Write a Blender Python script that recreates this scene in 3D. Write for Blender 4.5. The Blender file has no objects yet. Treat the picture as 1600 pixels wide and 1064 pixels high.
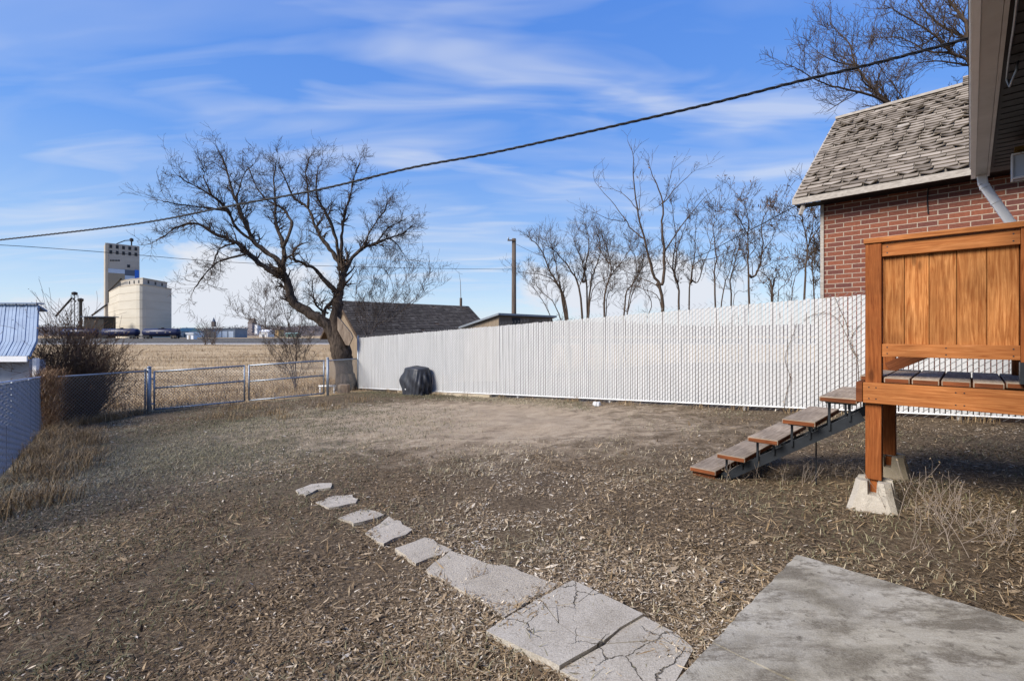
import bpy, math, random
import numpy as np
from mathutils import Vector, Matrix, noise
random.seed(7)
R = math.radians
SC = bpy.context.scene
COL = SC.collection
V = Vector
Zu = V((0, 0, 1))
# ------------------------------------------------------------------ camera model of the place
FPX, CX, HY, CAMZ = 735.0, 800.0, 522.0, 1.33
def W(px, py, D):
    return V(((px - CX) / FPX * D, D, CAMZ - (py - HY) / FPX * D))
def sstep(a, b, t):
    t = min(1, max(0, (t - a) / (b - a)))
    return t * t * (3 - 2 * t)
def ground(x, y):
    z = 0.06 * min(max(x, -13), 8) - 0.02 * min(max(y, -8), 20)
    t = sstep(17, 42, y)
    z = z * (1 - t) - 1.0 * t
    return z
def G(px, py, off=0.0):
    """where the sight line of a pixel meets the ground"""
    lo, hi = 0.5, 400.0
    for _ in range(60):
        m = (lo + hi) / 2
        p = W(px, py, m)
        if p.z > ground(p.x, p.y) + off: lo = m
        else: hi = m
    p = W(px, py, lo)
    p.z = ground(p.x, p.y)
    return p
E1 = V((-.716, .698, 0)).normalized()      # along the lot, away to the left
E2 = V((E1.y, -E1.x, 0))                   # across the lot, away to the right
def cs(c, s, z=0.0):
    p = E1 * c + E2 * s
    p.z = z
    return p
# ------------------------------------------------------------------ mesh collector
class MB:
    def __init__(self):
        self.v, self.f, self.uv = [], [], []
    def box(self, c, dims, ax=None, jit=True, taper=1.0):
        X, Y, Z = ax or (V((1, 0, 0)), V((0, 1, 0)), Zu)
        hx, hy, hz = dims[0] / 2, dims[1] / 2, dims[2] / 2
        c = V(c); b = len(self.v)
        for sz in (-1, 1):
            t = taper if sz > 0 else 1.0
            for sy in (-1, 1):
                for sx in (-1, 1):
                    self.v.append(tuple(c + X * sx * hx * t + Y * sy * hy * t + Z * sz * hz))
        o = (random.random() * 20, random.random() * 20) if jit else (0, 0)
        L = [(sx * hx, sy * hy, sz * hz) for sz in (-1, 1) for sy in (-1, 1) for sx in (-1, 1)]
        for q, (i, j) in (((0, 2, 3, 1), (0, 1)), ((4, 5, 7, 6), (0, 1)), ((0, 1, 5, 4), (0, 2)), ((2, 6, 7, 3), (0, 2)),
                          ((0, 4, 6, 2), (1, 2)), ((1, 3, 7, 5), (1, 2))):
            self.f.append(tuple(b + k for k in q))
            for k in q: self.uv += [L[k][i] + o[0], L[k][j] + o[1]]
    def beam(self, a, bb, w, h, up=Zu):
        """a bar from a to bb, local x along it"""
        a, bb = V(a), V(bb); X = (bb - a); L = X.length; X.normalize()
        Y = up.cross(X).normalized(); Z = X.cross(Y)
        self.box((a + bb) / 2, (L, w, h), (X, Y, Z))
    def face(self, pts, uvs=None):
        b = len(self.v); n = len(pts)
        self.v += [tuple(p) for p in pts]
        self.f.append(tuple(range(b, b + n)))
        if uvs is None:
            p0 = V(pts[0]); nn = (V(pts[1]) - p0).cross(V(pts[2]) - p0)
            nn = nn.normalized() if nn.length > 1e-9 else Zu
            if abs(nn.z) > .95: X, Y = V((1, 0, 0)), V((0, 1, 0))
            else:
                X = Zu.cross(nn).normalized(); Y = nn.cross(X)
            uvs = [(V(p).dot(X), V(p).dot(Y)) for p in pts]
        for u in uvs: self.uv += [u[0], u[1]]
    def prism(self, poly, z0, z1):
        """poly: xy points counter-clockwise or not; z0, z1 numbers or functions"""
        f0 = z0 if callable(z0) else (lambda x, y: z0)
        f1 = z1 if callable(z1) else (lambda x, y: z1)
        ar = sum(poly[i][0] * poly[(i + 1) % len(poly)][1] - poly[(i + 1) % len(poly)][0] * poly[i][1] for i in range(len(poly)))
        P = list(poly) if ar > 0 else list(poly)[::-1]
        top = [V((p[0], p[1], f1(p[0], p[1]))) for p in P]
        bot = [V((p[0], p[1], f0(p[0], p[1]))) for p in P]
        self.face(top); self.face(bot[::-1])
        n = len(P)
        for i in range(n):
            j = (i + 1) % n
            self.face([bot[i], bot[j], top[j], top[i]])
    def tube(self, pts, rad, n=6, cap=True):
        m = len(pts)
        if not hasattr(rad, '__len__'): rad = [rad] * m
        pts = [V(p) for p in pts]
        T = (pts[1] - pts[0]).normalized()
        N = T.orthogonal().normalized()
        b = len(self.v); ln = 0
        lens = []
        for i in range(m):
            if 0 < i < m - 1: t = (pts[i + 1] - pts[i - 1])
            elif i == 0: t = pts[1] - pts[0]
            else: t = pts[-1] - pts[-2]
            if t.length < 1e-9: t = T.copy()
            t.normalize()
            N = N - t * N.dot(t)
            N = N.normalized() if N.length > 1e-6 else t.orthogonal().normalized()
            B = t.cross(N)
            if i: ln += (pts[i] - pts[i - 1]).length
            lens.append(ln)
            for k in range(n):
                a = 2 * math.pi * k / n
                self.v.append(tuple(pts[i] + (N * math.cos(a) + B * math.sin(a)) * rad[i]))
        for i in range(m - 1):
            for k in range(n):
                k2 = (k + 1) % n
                self.f.append((b + i * n + k, b + i * n + k2, b + (i + 1) * n + k2, b + (i + 1) * n + k))
                u0, u1 = k / n * 6.28 * rad[i], (k + 1) / n * 6.28 * rad[i]
                self.uv += [lens[i], u0, lens[i], u1, lens[i + 1], u1, lens[i + 1], u0]
        if cap and n > 2:
            self.f.append(tuple(b + k for k in range(n))[::-1]); self.uv += [0, 0] * n
            self.f.append(tuple(b + (m - 1) * n + k for k in range(n))); self.uv += [0, 0] * n
    def build(self, name, mat, parent=None, smooth=False, bevel=0.0):
        me = bpy.data.meshes.new(name)
        me.from_pydata(self.v, [], self.f)
        ul = me.uv_layers.new(name='UVMap')
        ul.data.foreach_set('uv', np.array(self.uv, dtype=np.float32))
        if smooth: me.polygons.foreach_set('use_smooth', np.ones(len(me.polygons), dtype=bool))
        me.materials.append(mat)
        me.update()
        o = bpy.data.objects.new(name, me); COL.objects.link(o)
        if parent is not None:
            o.parent = parent
            o.matrix_parent_inverse = Matrix.Translation(-parent_loc(parent))
        if bevel:
            m = o.modifiers.new('Bevel', 'BEVEL'); m.width = bevel; m.segments = 2; m.limit_method = 'ANGLE'
        return o
def parent_loc(p):
    L = V((0, 0, 0))
    while p is not None:
        L += p.location
        p = None if p.parent is None or p.type != 'EMPTY' else p.parent
    return L
def tag(o, label, cat, group=None, kind=None):
    if label: o['label'] = label
    if cat: o['category'] = cat
    if group: o['group'] = group
    if kind: o['kind'] = kind
    return o
def thing(name, loc, label, cat, group=None):
    o = bpy.data.objects.new(name, None); COL.objects.link(o)
    o.location = loc; o.empty_display_size = .2
    return tag(o, label, cat, group)
def struct(o):
    o['kind'] = 'structure'; return o
# ------------------------------------------------------------------ materials
def lin(c):
    return tuple(((x / 255) / 12.92 if x / 255 <= .04045 else ((x / 255 + .055) / 1.055) ** 2.4) for x in c)
class NT:
    def __init__(self, name):
        self.m = bpy.data.materials.new(name); self.m.use_nodes = True
        self.t = self.m.node_tree; self.n = self.t.nodes
        self.b = self.n['Principled BSDF']
    def add(self, typ, **kw):
        n = self.n.new(typ)
        for k, v in kw.items():
            if k.startswith('i_'):
                n.inputs[k[2:]].default_value = v
            else: setattr(n, k, v)
        return n
    def link(self, a, b): self.t.links.new(a, b)
    def coord(self, kind='Object', scale=(1, 1, 1), rot=(0, 0, 0), loc=(0, 0, 0)):
        c = self.add('ShaderNodeTexCoord'); m = self.add('ShaderNodeMapping')
        m.inputs['Scale'].default_value = scale; m.inputs['Rotation'].default_value = rot; m.inputs['Location'].default_value = loc
        self.link(c.outputs[kind], m.inputs['Vector']); return m.outputs['Vector']
    def noise(self, vec, scale=5, detail=6, rough=.6, dist=0.0):
        n = self.add('ShaderNodeTexNoise'); n.inputs['Scale'].default_value = scale
        n.inputs['Detail'].default_value = detail; n.inputs['Roughness'].default_value = rough; n.inputs['Distortion'].default_value = dist
        self.link(vec, n.inputs['Vector']); return n.outputs['Fac']
    def ramp(self, fac, stops, interp='LINEAR'):
        r = self.add('ShaderNodeValToRGB'); r.color_ramp.interpolation = interp
        el = r.color_ramp.elements
        while len(el) < len(stops): el.new(.5)
        for e, (p, c) in zip(el, stops):
            e.position = p; e.color = (*c, 1) if len(c) == 3 else c
        self.link(fac, r.inputs['Fac']); return r.outputs['Color']
    def mix(self, fac, a, b, mode='MIX'):
        m = self.add('ShaderNodeMix', data_type='RGBA', blend_type=mode)
        for s, i in ((fac, 'Factor'), (a, 'A'), (b, 'B')):
            k = {'Factor': 0, 'A': 6, 'B': 7}[i]
            if isinstance(s, (int, float)): m.inputs[k].default_value = s
            elif isinstance(s, tuple): m.inputs[k].default_value = (*s, 1)
            else: self.link(s, m.inputs[k])
        return m.outputs[2]
    def math(self, op, a, b=0.0, clamp=False):
        m = self.add('ShaderNodeMath', operation=op); m.use_clamp = clamp
        for s, k in ((a, 0), (b, 1)):
            if isinstance(s, (int, float)): m.inputs[k].default_value = s
            else: self.link(s, m.inputs[k])
        return m.outputs[0]
    def bump(self, h, strength=.4, dist=.02):
        b = self.add('ShaderNodeBump'); b.inputs['Strength'].default_value = strength; b.inputs['Distance'].default_value = dist
        self.link(h, b.inputs['Height']); self.link(b.outputs['Normal'], self.b.inputs['Normal'])
    def done(self, col=None, rough=.8, metal=0.0, spec=.3):
        if col is not None:
            if isinstance(col, tuple): self.b.inputs['Base Color'].default_value = (*col, 1)
            else: self.link(col, self.b.inputs['Base Color'])
        if isinstance(rough, float): self.b.inputs['Roughness'].default_value = rough
        else: self.link(rough, self.b.inputs['Roughness'])
        self.b.inputs['Metallic'].default_value = metal
        self.b.inputs['Specular IOR Level'].default_value = spec
        return self.m
def simple(name, c1, c2=None, scale=8, rough=.8, metal=0.0, bump=0.0, spec=.3, kind='Object', stretch=(1, 1, 1), bd=.01, detail=6):
    n = NT(name); vec = n.coord(kind, stretch)
    f = n.noise(vec, scale, detail, .62)
    c2 = c2 or tuple(x * .7 for x in c1)
    col = n.ramp(f, [(.3, c2), (.7, c1)])
    if bump: n.bump(f, bump, bd)
    return n.done(col, rough, metal, spec)
def wood(name, light, dark, knots=True, rough=.74, grain=1.0):
    n = NT(name)
    info = n.add('ShaderNodeObjectInfo')
    vec = n.coord('UV', (1, 1, 1))
    off = n.add('ShaderNodeVectorMath', operation='ADD')
    cmb = n.add('ShaderNodeCombineXYZ'); n.link(n.math('MULTIPLY', info.outputs['Random'], 37.0), cmb.inputs[0]); n.link(n.math('MULTIPLY', info.outputs['Random'], 19.0), cmb.inputs[1])
    n.link(vec, off.inputs[0]); n.link(cmb.outputs[0], off.inputs[1]); v0 = off.outputs[0]
    st = n.add('ShaderNodeMapping'); st.inputs['Scale'].default_value = (2.4, 42, 1); n.link(v0, st.inputs['Vector'])
    f1 = n.noise(st.outputs[0], 1.6, 5, .6, 1.2)
    st2 = n.add('ShaderNodeMapping'); st2.inputs['Scale'].default_value = (6, 160, 1); n.link(v0, st2.inputs['Vector'])
    f2 = n.noise(st2.outputs[0], 1.0, 4, .65)
    st3 = n.add('ShaderNodeMapping'); st3.inputs['Scale'].default_value = (1, 1, 1); n.link(v0, st3.inputs['Vector'])
    f3 = n.noise(st3.outputs[0], 3.5, 3, .5)
    mid = tuple((a + b) / 2 for a, b in zip(light, dark))
    col = n.ramp(f1, [(.33, dark), (.47, mid), (.60, light), (.72, tuple(min(1, x * 1.25 + .03) for x in light))])
    col = n.mix(n.math('MULTIPLY', f2, .72), col, tuple(x * .45 for x in dark), 'MIX')
    br = n.ramp(f3, [(.3, (.72, .72, .72)), (.7, (1.15, 1.15, 1.15))])
    col = n.mix(1.0, col, br, 'MULTIPLY')
    rv = n.math('ADD', n.math('MULTIPLY', info.outputs['Random'], .35), .82)
    hs = n.add('ShaderNodeHueSaturation'); n.link(rv, hs.inputs['Value']); n.link(col, hs.inputs['Color']); col = hs.outputs[0]
    if knots:
        vo = n.add('ShaderNodeTexVoronoi'); vo.inputs['Scale'].default_value = 1.0
        km = n.add('ShaderNodeMapping'); km.inputs['Scale'].default_value = (3.0, 8.5, 1); n.link(v0, km.inputs['Vector']); n.link(km.outputs[0], vo.inputs['Vector'])
        kf = n.ramp(vo.outputs['Distance'], [(.10, (1, 1, 1)), (.15, (.6, .6, .6)), (.17, (.25, .25, .25)), (.28, (0, 0, 0))])
        col = n.mix(n.math('MULTIPLY', kf, .75), col, tuple(x * .22 for x in dark))
    n.bump(f2, .25, .004)
    return n.done(col, rough, 0.0, .14)
M = {}
M['cedar_post'] = wood('cedar_post_stain', (.44, .145, .040), (.25, .066, .016))
M['cedar_panel'] = wood('cedar_panel_stain', (.60, .265, .088), (.29, .088, .020))
M['cedar_beam'] = wood('cedar_beam_stain', (.50, .20, .065), (.30, .095, .026))
M['tread'] = wood('worn_tread_wood', (.47, .385, .295), (.27, .205, .145), knots=False)
M['tread_edge'] = wood('red_brown_edge_wood', (.26, .085, .03), (.12, .035, .013), knots=False)
M['galv'] = simple('galvanised_steel', (.36, .40, .44), (.24, .27, .31), 30, .45, .6, 0, .5)
M['galv_wire'] = simple('galvanised_wire', (.34, .35, .36), (.22, .23, .25), 30, .5, .4)
M['slat'] = simple('white_plastic_slat', (.55, .55, .545), (.44, .445, .445), 2.2, .55, 0, 0, .35, 'Object', (6, 6, .6))
M['slat_shade_blue'] = simple('shade_blue_white_slat', (.50, .57, .72), (.32, .39, .55), 2.5, .5, 0, 0, .35, 'Object', (5, 5, .7))  # white slats, the blue of open shade put into their colour
M['dark_wire'] = simple('dull_grey_wire', (.24, .24, .235), (.16, .16, .16), 20, .6, .3)
M['blue_galv'] = simple('bluish_galvanised_wire', (.22, .27, .36), (.13, .17, .24), 20, .5, .2)
M['blue_wire'] = simple('dark_blue_coated_wire', (.06, .085, .16), (.04, .055, .11), 20, .5)
M['black_steel'] = simple('black_painted_steel', (.018, .022, .027), (.012, .014, .018), 12, .4, 0, .1, .4)
M['white_paint'] = simple('white_painted_metal', (.84, .84, .83), (.76, .76, .75), 6, .45, 0, 0, .4)
M['gutter_shade_grey'] = simple('shade_grey_gutter_paint', (.52, .51, .49), (.42, .41, .39), 5, .5)  # grey stands for the shade on the underside of the white gutter
M['dark_soffit'] = simple('shade_black_soffit_boards', (.009, .009, .010), (.004, .004, .005), 3, .6)  # shadow under the eaves put into a near-black board colour
M['bark'] = simple('rough_bark', (.13, .10, .078), (.018, .014, .011), 14, .95, 0, 1.0, .1, stretch=(1, 1, .3), bd=.06)
M['twig'] = simple('dark_twig_bark', (.105, .076, .056), (.05, .036, .027), 8, .95, 0, 0, .1)
M['twig_grey'] = simple('grey_twig_bark', (.17, .135, .11), (.085, .066, .055), 8, .95, 0, 0, .1)
M['bush_twig'] = simple('brown_bush_twig', (.22, .14, .09), (.11, .07, .046), 8, .95, 0, 0, .1)
M['pale_twig'] = simple('pale_twig_bark', (.34, .28, .23), (.20, .16, .13), 8, .95, 0, 0, .1)
M['bare_wood'] = simple('stripped_bare_wood', (.38, .30, .22), (.17, .12, .085), 14, .9, 0, .6, .1, stretch=(1, 1, .25), bd=.02)
M['pole'] = simple('weathered_pole_wood', (.14, .11, .09), (.07, .055, .045), 14, .95, 0, .4, .1, stretch=(1, 1, .1))
M['cable'] = simple('black_cable_rubber', (.018, .018, .02), (.012, .012, .013), 8, .55)
M['cover'] = simple('black_cover_cloth', (.034, .037, .046), (.022, .024, .031), 20, .45, 0, .2, .4)
M['dead_leaf'] = simple('dead_leaf_brown', (.13, .085, .05), (.07, .045, .03), 5, .9)
M['tank'] = simple('dark_blue_tank_paint', (.018, .024, .07), (.012, .016, .05), .3, .4)
M['rail_iron'] = simple('sooty_iron', (.03, .028, .027), (.018, .016, .016), 2, .7)
M['rail_steel'] = simple('worn_rail_steel', (.20, .19, .18), (.12, .11, .10), 2, .5, .5)
M['glass'] = NT('window_glass').done((.09, .11, .14), .08, 0.0, .6)
M['brass'] = NT('old_brass').done((.35, .22, .07), .35, .9)
M['dark_open'] = NT('dark_opening').done((.02, .022, .026), .6)

def concrete(name, c1, c2, sc=7, fleck=.5, stain=(.10, .09, .075), pit=.5):
    n = NT(name); vec = n.coord('Object')
    a = n.noise(vec, sc * .3, 6, .65, .3); b = n.noise(vec, sc * 22, 4, .75); c = n.noise(vec, sc * .9, 7, .72, .8); d = n.noise(n.coord('Object', (1, 1, 1), (0, 0, .8)), sc * 3.5, 6, .7)
    col = n.ramp(a, [(.34, c2), (.5, tuple((x + y) / 2 for x, y in zip(c1, c2))), (.64, c1)])
    col = n.mix(n.ramp(c, [(.50, (0, 0, 0)), (.66, (.8, .8, .8))]), col, stain)
    col = n.mix(n.ramp(d, [(.56, (0, 0, 0)), (.74, (.7, .7, .7))]), col, tuple(min(1, x * 1.35) for x in c1))
    col = n.mix(fleck, col, n.ramp(b, [(.3, tuple(x * .35 for x in c2)), (.5, c1), (.72, tuple(min(1, x * 1.4) for x in c1))]), 'MIX')
    n.bump(n.math('ADD', b, n.math('MULTIPLY', d, .8)), pit, .008)
    return n.done(col, .92, 0.0, .15)
def slab_mat():
    n = NT('dirty_slab_concrete'); vec = n.coord('Object', (1, 1, 1), (0, 0, R(44)))
    st = n.coord('Object', (.6, 1.6, 1), (0, 0, R(44)))
    a = n.noise(st, 2.2, 8, .68, .5); c = n.noise(st, 4.2, 8, .75, .25); d = n.noise(vec, 1.3, 5, .6); f = n.noise(vec, 150, 3, .8); g = n.noise(vec, 16, 6, .75)
    col = n.ramp(a, [(.40, (.15, .132, .10)), (.5, (.29, .265, .212)), (.60, (.42, .39, .325))])
    col = n.mix(n.ramp(d, [(.48, (0, 0, 0)), (.62, (.8, .8, .8))]), col, (.47, .45, .405))
    col = n.mix(n.ramp(c, [(.50, (0, 0, 0)), (.60, (.9, .9, .9))]), col, (.105, .088, .066))
    col = n.mix(n.ramp(g, [(.56, (0, 0, 0)), (.64, (.85, .85, .85))]), col, (.10, .085, .066))
    vo = n.add('ShaderNodeTexVoronoi'); vo.inputs['Scale'].default_value = 9; n.link(vec, vo.inputs['Vector'])
    col = n.mix(n.ramp(vo.outputs['Distance'], [(.05, (.8, .8, .8)), (.12, (0, 0, 0))]), col, (.09, .08, .065))
    col = n.mix(.25, col, n.ramp(f, [(.3, (.05, .045, .038)), (.5, (.30, .275, .225)), (.72, (.60, .56, .48))]))
    n.bump(n.math('ADD', f, n.math('MULTIPLY', g, 1.5)), .5, .006)
    return n.done(col, .93, 0.0, .12)
M['slab'] = slab_mat()
_ = concrete('weathered_slab_concrete', (.36, .335, .285), (.20, .185, .155), 7, .35, (.10, .09, .075), .45)
M['paver'] = concrete('pale_paver_concrete', (.50, .45, .375), (.34, .295, .235), 7, .6, (.20, .165, .125), 1.0)
def cracked_mat():
    n = NT('cracked_paver_concrete'); vec = n.coord('Object')
    wv = n.noise(vec, 6, 4, .6); ad = n.add('ShaderNodeVectorMath', operation='ADD'); cb_ = n.add('ShaderNodeCombineXYZ')
    n.link(n.math('MULTIPLY', wv, .16), cb_.inputs[0]); n.link(n.math('MULTIPLY', n.noise(vec, 9, 4, .6), .14), cb_.inputs[1]); n.link(vec, ad.inputs[0]); n.link(cb_.outputs[0], ad.inputs[1])
    vo = n.add('ShaderNodeTexVoronoi', feature='DISTANCE_TO_EDGE'); vo.inputs['Scale'].default_value = 4.2; n.link(ad.outputs[0], vo.inputs['Vector'])
    br = n.add('ShaderNodeTexBrick'); br.inputs['Scale'].default_value = 1; br.inputs['Brick Width'].default_value = .034; br.inputs['Row Height'].default_value = .022; br.inputs['Mortar Size'].default_value = .006; br.inputs['Mortar Smooth'].default_value = 1; n.link(n.coord('Object', (1, 1, 1), (0, 0, R(44))), br.inputs['Vector'])
    f = n.noise(vec, 130, 4, .8); a = n.noise(vec, 3, 6, .7); k = n.noise(vec, 2.2, 3, .5)
    col = n.ramp(a, [(.35, (.24, .21, .17)), (.5, (.38, .345, .295)), (.65, (.48, .445, .39))])
    col = n.mix(.55, col, n.ramp(f, [(.3, (.10, .088, .07)), (.5, (.40, .365, .31)), (.72, (.66, .62, .55))]))
    ck = n.math('MULTIPLY', n.ramp(vo.outputs['Distance'], [(.004, (1, 1, 1)), (.015, (0, 0, 0))]), n.ramp(k, [(.46, (0, 0, 0)), (.54, (.9, .9, .9))]))
    col = n.mix(ck, col, (.09, .075, .058))
    h = n.math('SUBTRACT', n.math('ADD', n.math('MULTIPLY', f, .5), n.math('MULTIPLY', br.outputs['Fac'], .02)), n.math('MULTIPLY', ck, 1.5))
    n.bump(h, .9, .008)
    return n.done(col, .93, 0.0, .12)
M['paver_cracked'] = cracked_mat()
M['footing'] = concrete('pier_block_concrete', (.46, .42, .36), (.32, .285, .235), 8, .3)
M['footing_old'] = concrete('stained_pier_block_concrete', (.45, .38, .28), (.30, .25, .17), 8, .3)

def brick_mat():
    n = NT('red_brick_wall'); vec = n.coord('UV')
    b = n.add('ShaderNodeTexBrick'); b.offset = .5
    for k, v in (('Scale', 1.0), ('Brick Width', .235), ('Row Height', .078), ('Mortar Size', .0065), ('Mortar Smooth', .15), ('Bias', -.1)):
        b.inputs[k].default_value = v
    b.inputs['Color1'].default_value = (.225, .078, .045, 1); b.inputs['Color2'].default_value = (.115, .046, .040, 1)
    b.inputs['Mortar'].default_value = (.40, .325, .255, 1)
    n.link(vec, b.inputs['Vector'])
    f = n.noise(vec, 30, 5, .7)
    col = n.mix(.5, b.outputs['Color'], n.ramp(f, [(.3, (.45, .45, .45)), (.7, (1.25, 1.25, 1.25))]), 'MULTIPLY')
    h = n.math('SUBTRACT', n.math('MULTIPLY', f, .25), b.outputs['Fac'])
    n.bump(h, .8, .008)
    return n.done(col, .9, 0.0, .2)
M['brick'] = brick_mat()
def rnd_mat(name, stops, rough=.9, extra=None):
    """colour picked per face from the 'rnd' attribute (each leaf its own colour)"""
    n = NT(name); a = n.add('ShaderNodeAttribute', attribute_name='rnd')
    col = n.ramp(a.outputs['Fac'], stops)
    return n.done(col, rough, 0.0, .15)
M['litter'] = rnd_mat('leaf_litter_colours', [(0, (.06, .042, .026)), (.32, (.148, .104, .064)), (.58, (.265, .195, .122)), (.78, (.40, .315, .215)), (.92, (.56, .48, .365)), (1, (.67, .62, .54))])
M['lawn'] = rnd_mat('lawn_blade_colours', [(0, (.08, .08, .042)), (.4, (.18, .168, .098)), (.7, (.31, .272, .178)), (1, (.48, .405, .285))])
M['straw'] = rnd_mat('straw_colours', [(0, (.11, .074, .04)), (.4, (.27, .185, .098)), (.75, (.43, .315, .18)), (1, (.57, .45, .29))])
M['rust_straw'] = rnd_mat('rusty_straw_colours', [(0, (.075, .04, .022)), (.5, (.20, .11, .055)), (1, (.40, .28, .17))])
M['shingle'] = rnd_mat('weathered_shingle_colours', [(0, (.075, .06, .046)), (.45, (.215, .18, .142)), (.8, (.35, .30, .245)), (1, (.46, .41, .34))])
M['shingle_dark'] = rnd_mat('dark_shingle_colours', [(0, (.022, .019, .017)), (.6, (.075, .066, .058)), (1, (.15, .135, .12))])
M['far_wood'] = rnd_mat('far_wood_colours', [(0, (.05, .045, .045)), (.5, (.13, .105, .10)), (.8, (.20, .155, .14)), (1, (.05, .07, .06))])

def quads_mesh(name, P, mat, rnd=None, parent=None, stuff=False):
    """P: (n,k,3) array of faces with k corners; rnd: n values"""
    n, k, _ = P.shape
    me = bpy.data.meshes.new(name)
    me.vertices.add(n * k); me.loops.add(n * k); me.polygons.add(n)
    me.vertices.foreach_set('co', P.astype(np.float32).reshape(-1))
    me.loops.foreach_set('vertex_index', np.arange(n * k, dtype=np.int32))
    me.polygons.foreach_set('loop_start', np.arange(0, n * k, k, dtype=np.int32))
    me.update(calc_edges=True)
    if rnd is not None:
        at = me.attributes.new('rnd', 'FLOAT', 'FACE'); at.data.foreach_set('value', np.asarray(rnd, dtype=np.float32))
    me.materials.append(mat)
    o = bpy.data.objects.new(name, me); COL.objects.link(o)
    if parent is not None:
        o.parent = parent; o.matrix_parent_inverse = Matrix.Translation(-parent_loc(parent))
    if stuff: o['kind'] = 'stuff'
    return o
RG = np.random.default_rng(11)
def gz(x, y):
    z = .06 * np.clip(x, -13, 8) - .02 * np.clip(y, -8, 20)
    t = np.clip((y - 17) / 25, 0, 1); t = t * t * (3 - 2 * t)
    return z * (1 - t) - t
def vnoise(x, y, s, seed=0):
    """cheap smooth value noise, 0..1"""
    rs = np.random.default_rng(seed); T = rs.random((64, 64))
    X, Y = x * s, y * s
    i, j = np.floor(X).astype(int), np.floor(Y).astype(int)
    u, v = X - i, Y - j; u = u * u * (3 - 2 * u); v = v * v * (3 - 2 * v)
    a = T[i % 64, j % 64]; b = T[(i + 1) % 64, j % 64]; c = T[i % 64, (j + 1) % 64]; d = T[(i + 1) % 64, (j + 1) % 64]
    return a * (1 - u) * (1 - v) + b * u * (1 - v) + c * (1 - u) * v + d * u * v
def blades(x, y, z, h, w, lean, az=None):
    """bent two-piece grass blades -> (2n,4,3) quads (upper one tapering)"""
    n = len(x)
    az = RG.uniform(0, 6.283, n) if az is None else az
    la = az + RG.uniform(-.5, .5, n) + 1.57
    dx, dy = np.cos(az) * w / 2, np.sin(az) * w / 2
    lx, ly = np.cos(la) * lean * h, np.sin(la) * lean * h
    b = np.stack([x, y, z], 1); wv = np.stack([dx, dy, np.zeros(n)], 1)
    m = b + np.stack([lx * .3, ly * .3, h * .55], 1); t = b + np.stack([lx, ly, h * np.sqrt(np.clip(1 - lean ** 2 * .5, .15, 1))], 1)
    lo = np.stack([b - wv, b + wv, m + wv * .8, m - wv * .8], 1)
    hi = np.stack([m - wv * .8, m + wv * .8, t + wv * .15, t - wv * .15], 1)
    return np.concatenate([lo, hi], 0)
# ------------------------------------------------------------------ ground
def spaced(a, b, step, lo, hi, grow=1.18):
    xs = list(np.arange(a, b + 1e-6, step))
    s, x = step, xs[0]
    left = []
    while x > lo:
        s *= grow; x -= s; left.append(x)
    s, x = step, xs[-1]
    right = []
    while x < hi:
        s *= grow; x += s; right.append(x)
    return np.array(left[::-1] + xs + right)
gx = spaced(-13, 8, .11, -5000, 5000); gy = spaced(-.5, 18, .11, -120, 6000)
XX, YY = np.meshgrid(gx, gy)
SAND = lambda x, y: np.clip(1.5 * np.exp(-(((x + 1.2) * .85 + (y - 8.9) * -.53) / 4.4) ** 2 - (((x + 1.2) * .53 + (y - 8.9) * .85) / 2.35) ** 2), 0, 1)
near = np.clip(1 - np.maximum(np.abs(XX + 2) - 14, 0) / 10, 0, 1) * np.clip(1 - np.maximum(YY - 20, 0) / 20, 0, 1)
ZZ = gz(XX, YY) + near * ((vnoise(XX, YY, 1.3, 1) - .5) * .05 + (vnoise(XX, YY, 4.1, 2) - .5) * .028)
ZZ += np.clip((YY - 22) / 20, 0, 1) * (YY < 110) * (vnoise(XX, YY, .12, 3) - .5) * .28
nx, ny = len(gx), len(gy)
me = bpy.data.meshes.new('ground')
me.vertices.add(nx * ny); me.vertices.foreach_set('co', np.stack([XX, YY, ZZ], 2).astype(np.float32).reshape(-1))
idx = np.arange(nx * ny).reshape(ny, nx)
Q = np.stack([idx[:-1, :-1], idx[:-1, 1:], idx[1:, 1:], idx[1:, :-1]], 2).reshape(-1)
me.loops.add(len(Q)); me.loops.foreach_set('vertex_index', Q.astype(np.int32))
me.polygons.add(len(Q) // 4); me.polygons.foreach_set('loop_start', np.arange(0, len(Q), 4, dtype=np.int32))
me.update(calc_edges=True); me.polygons.foreach_set('use_smooth', np.ones(len(Q) // 4, dtype=bool))
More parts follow.
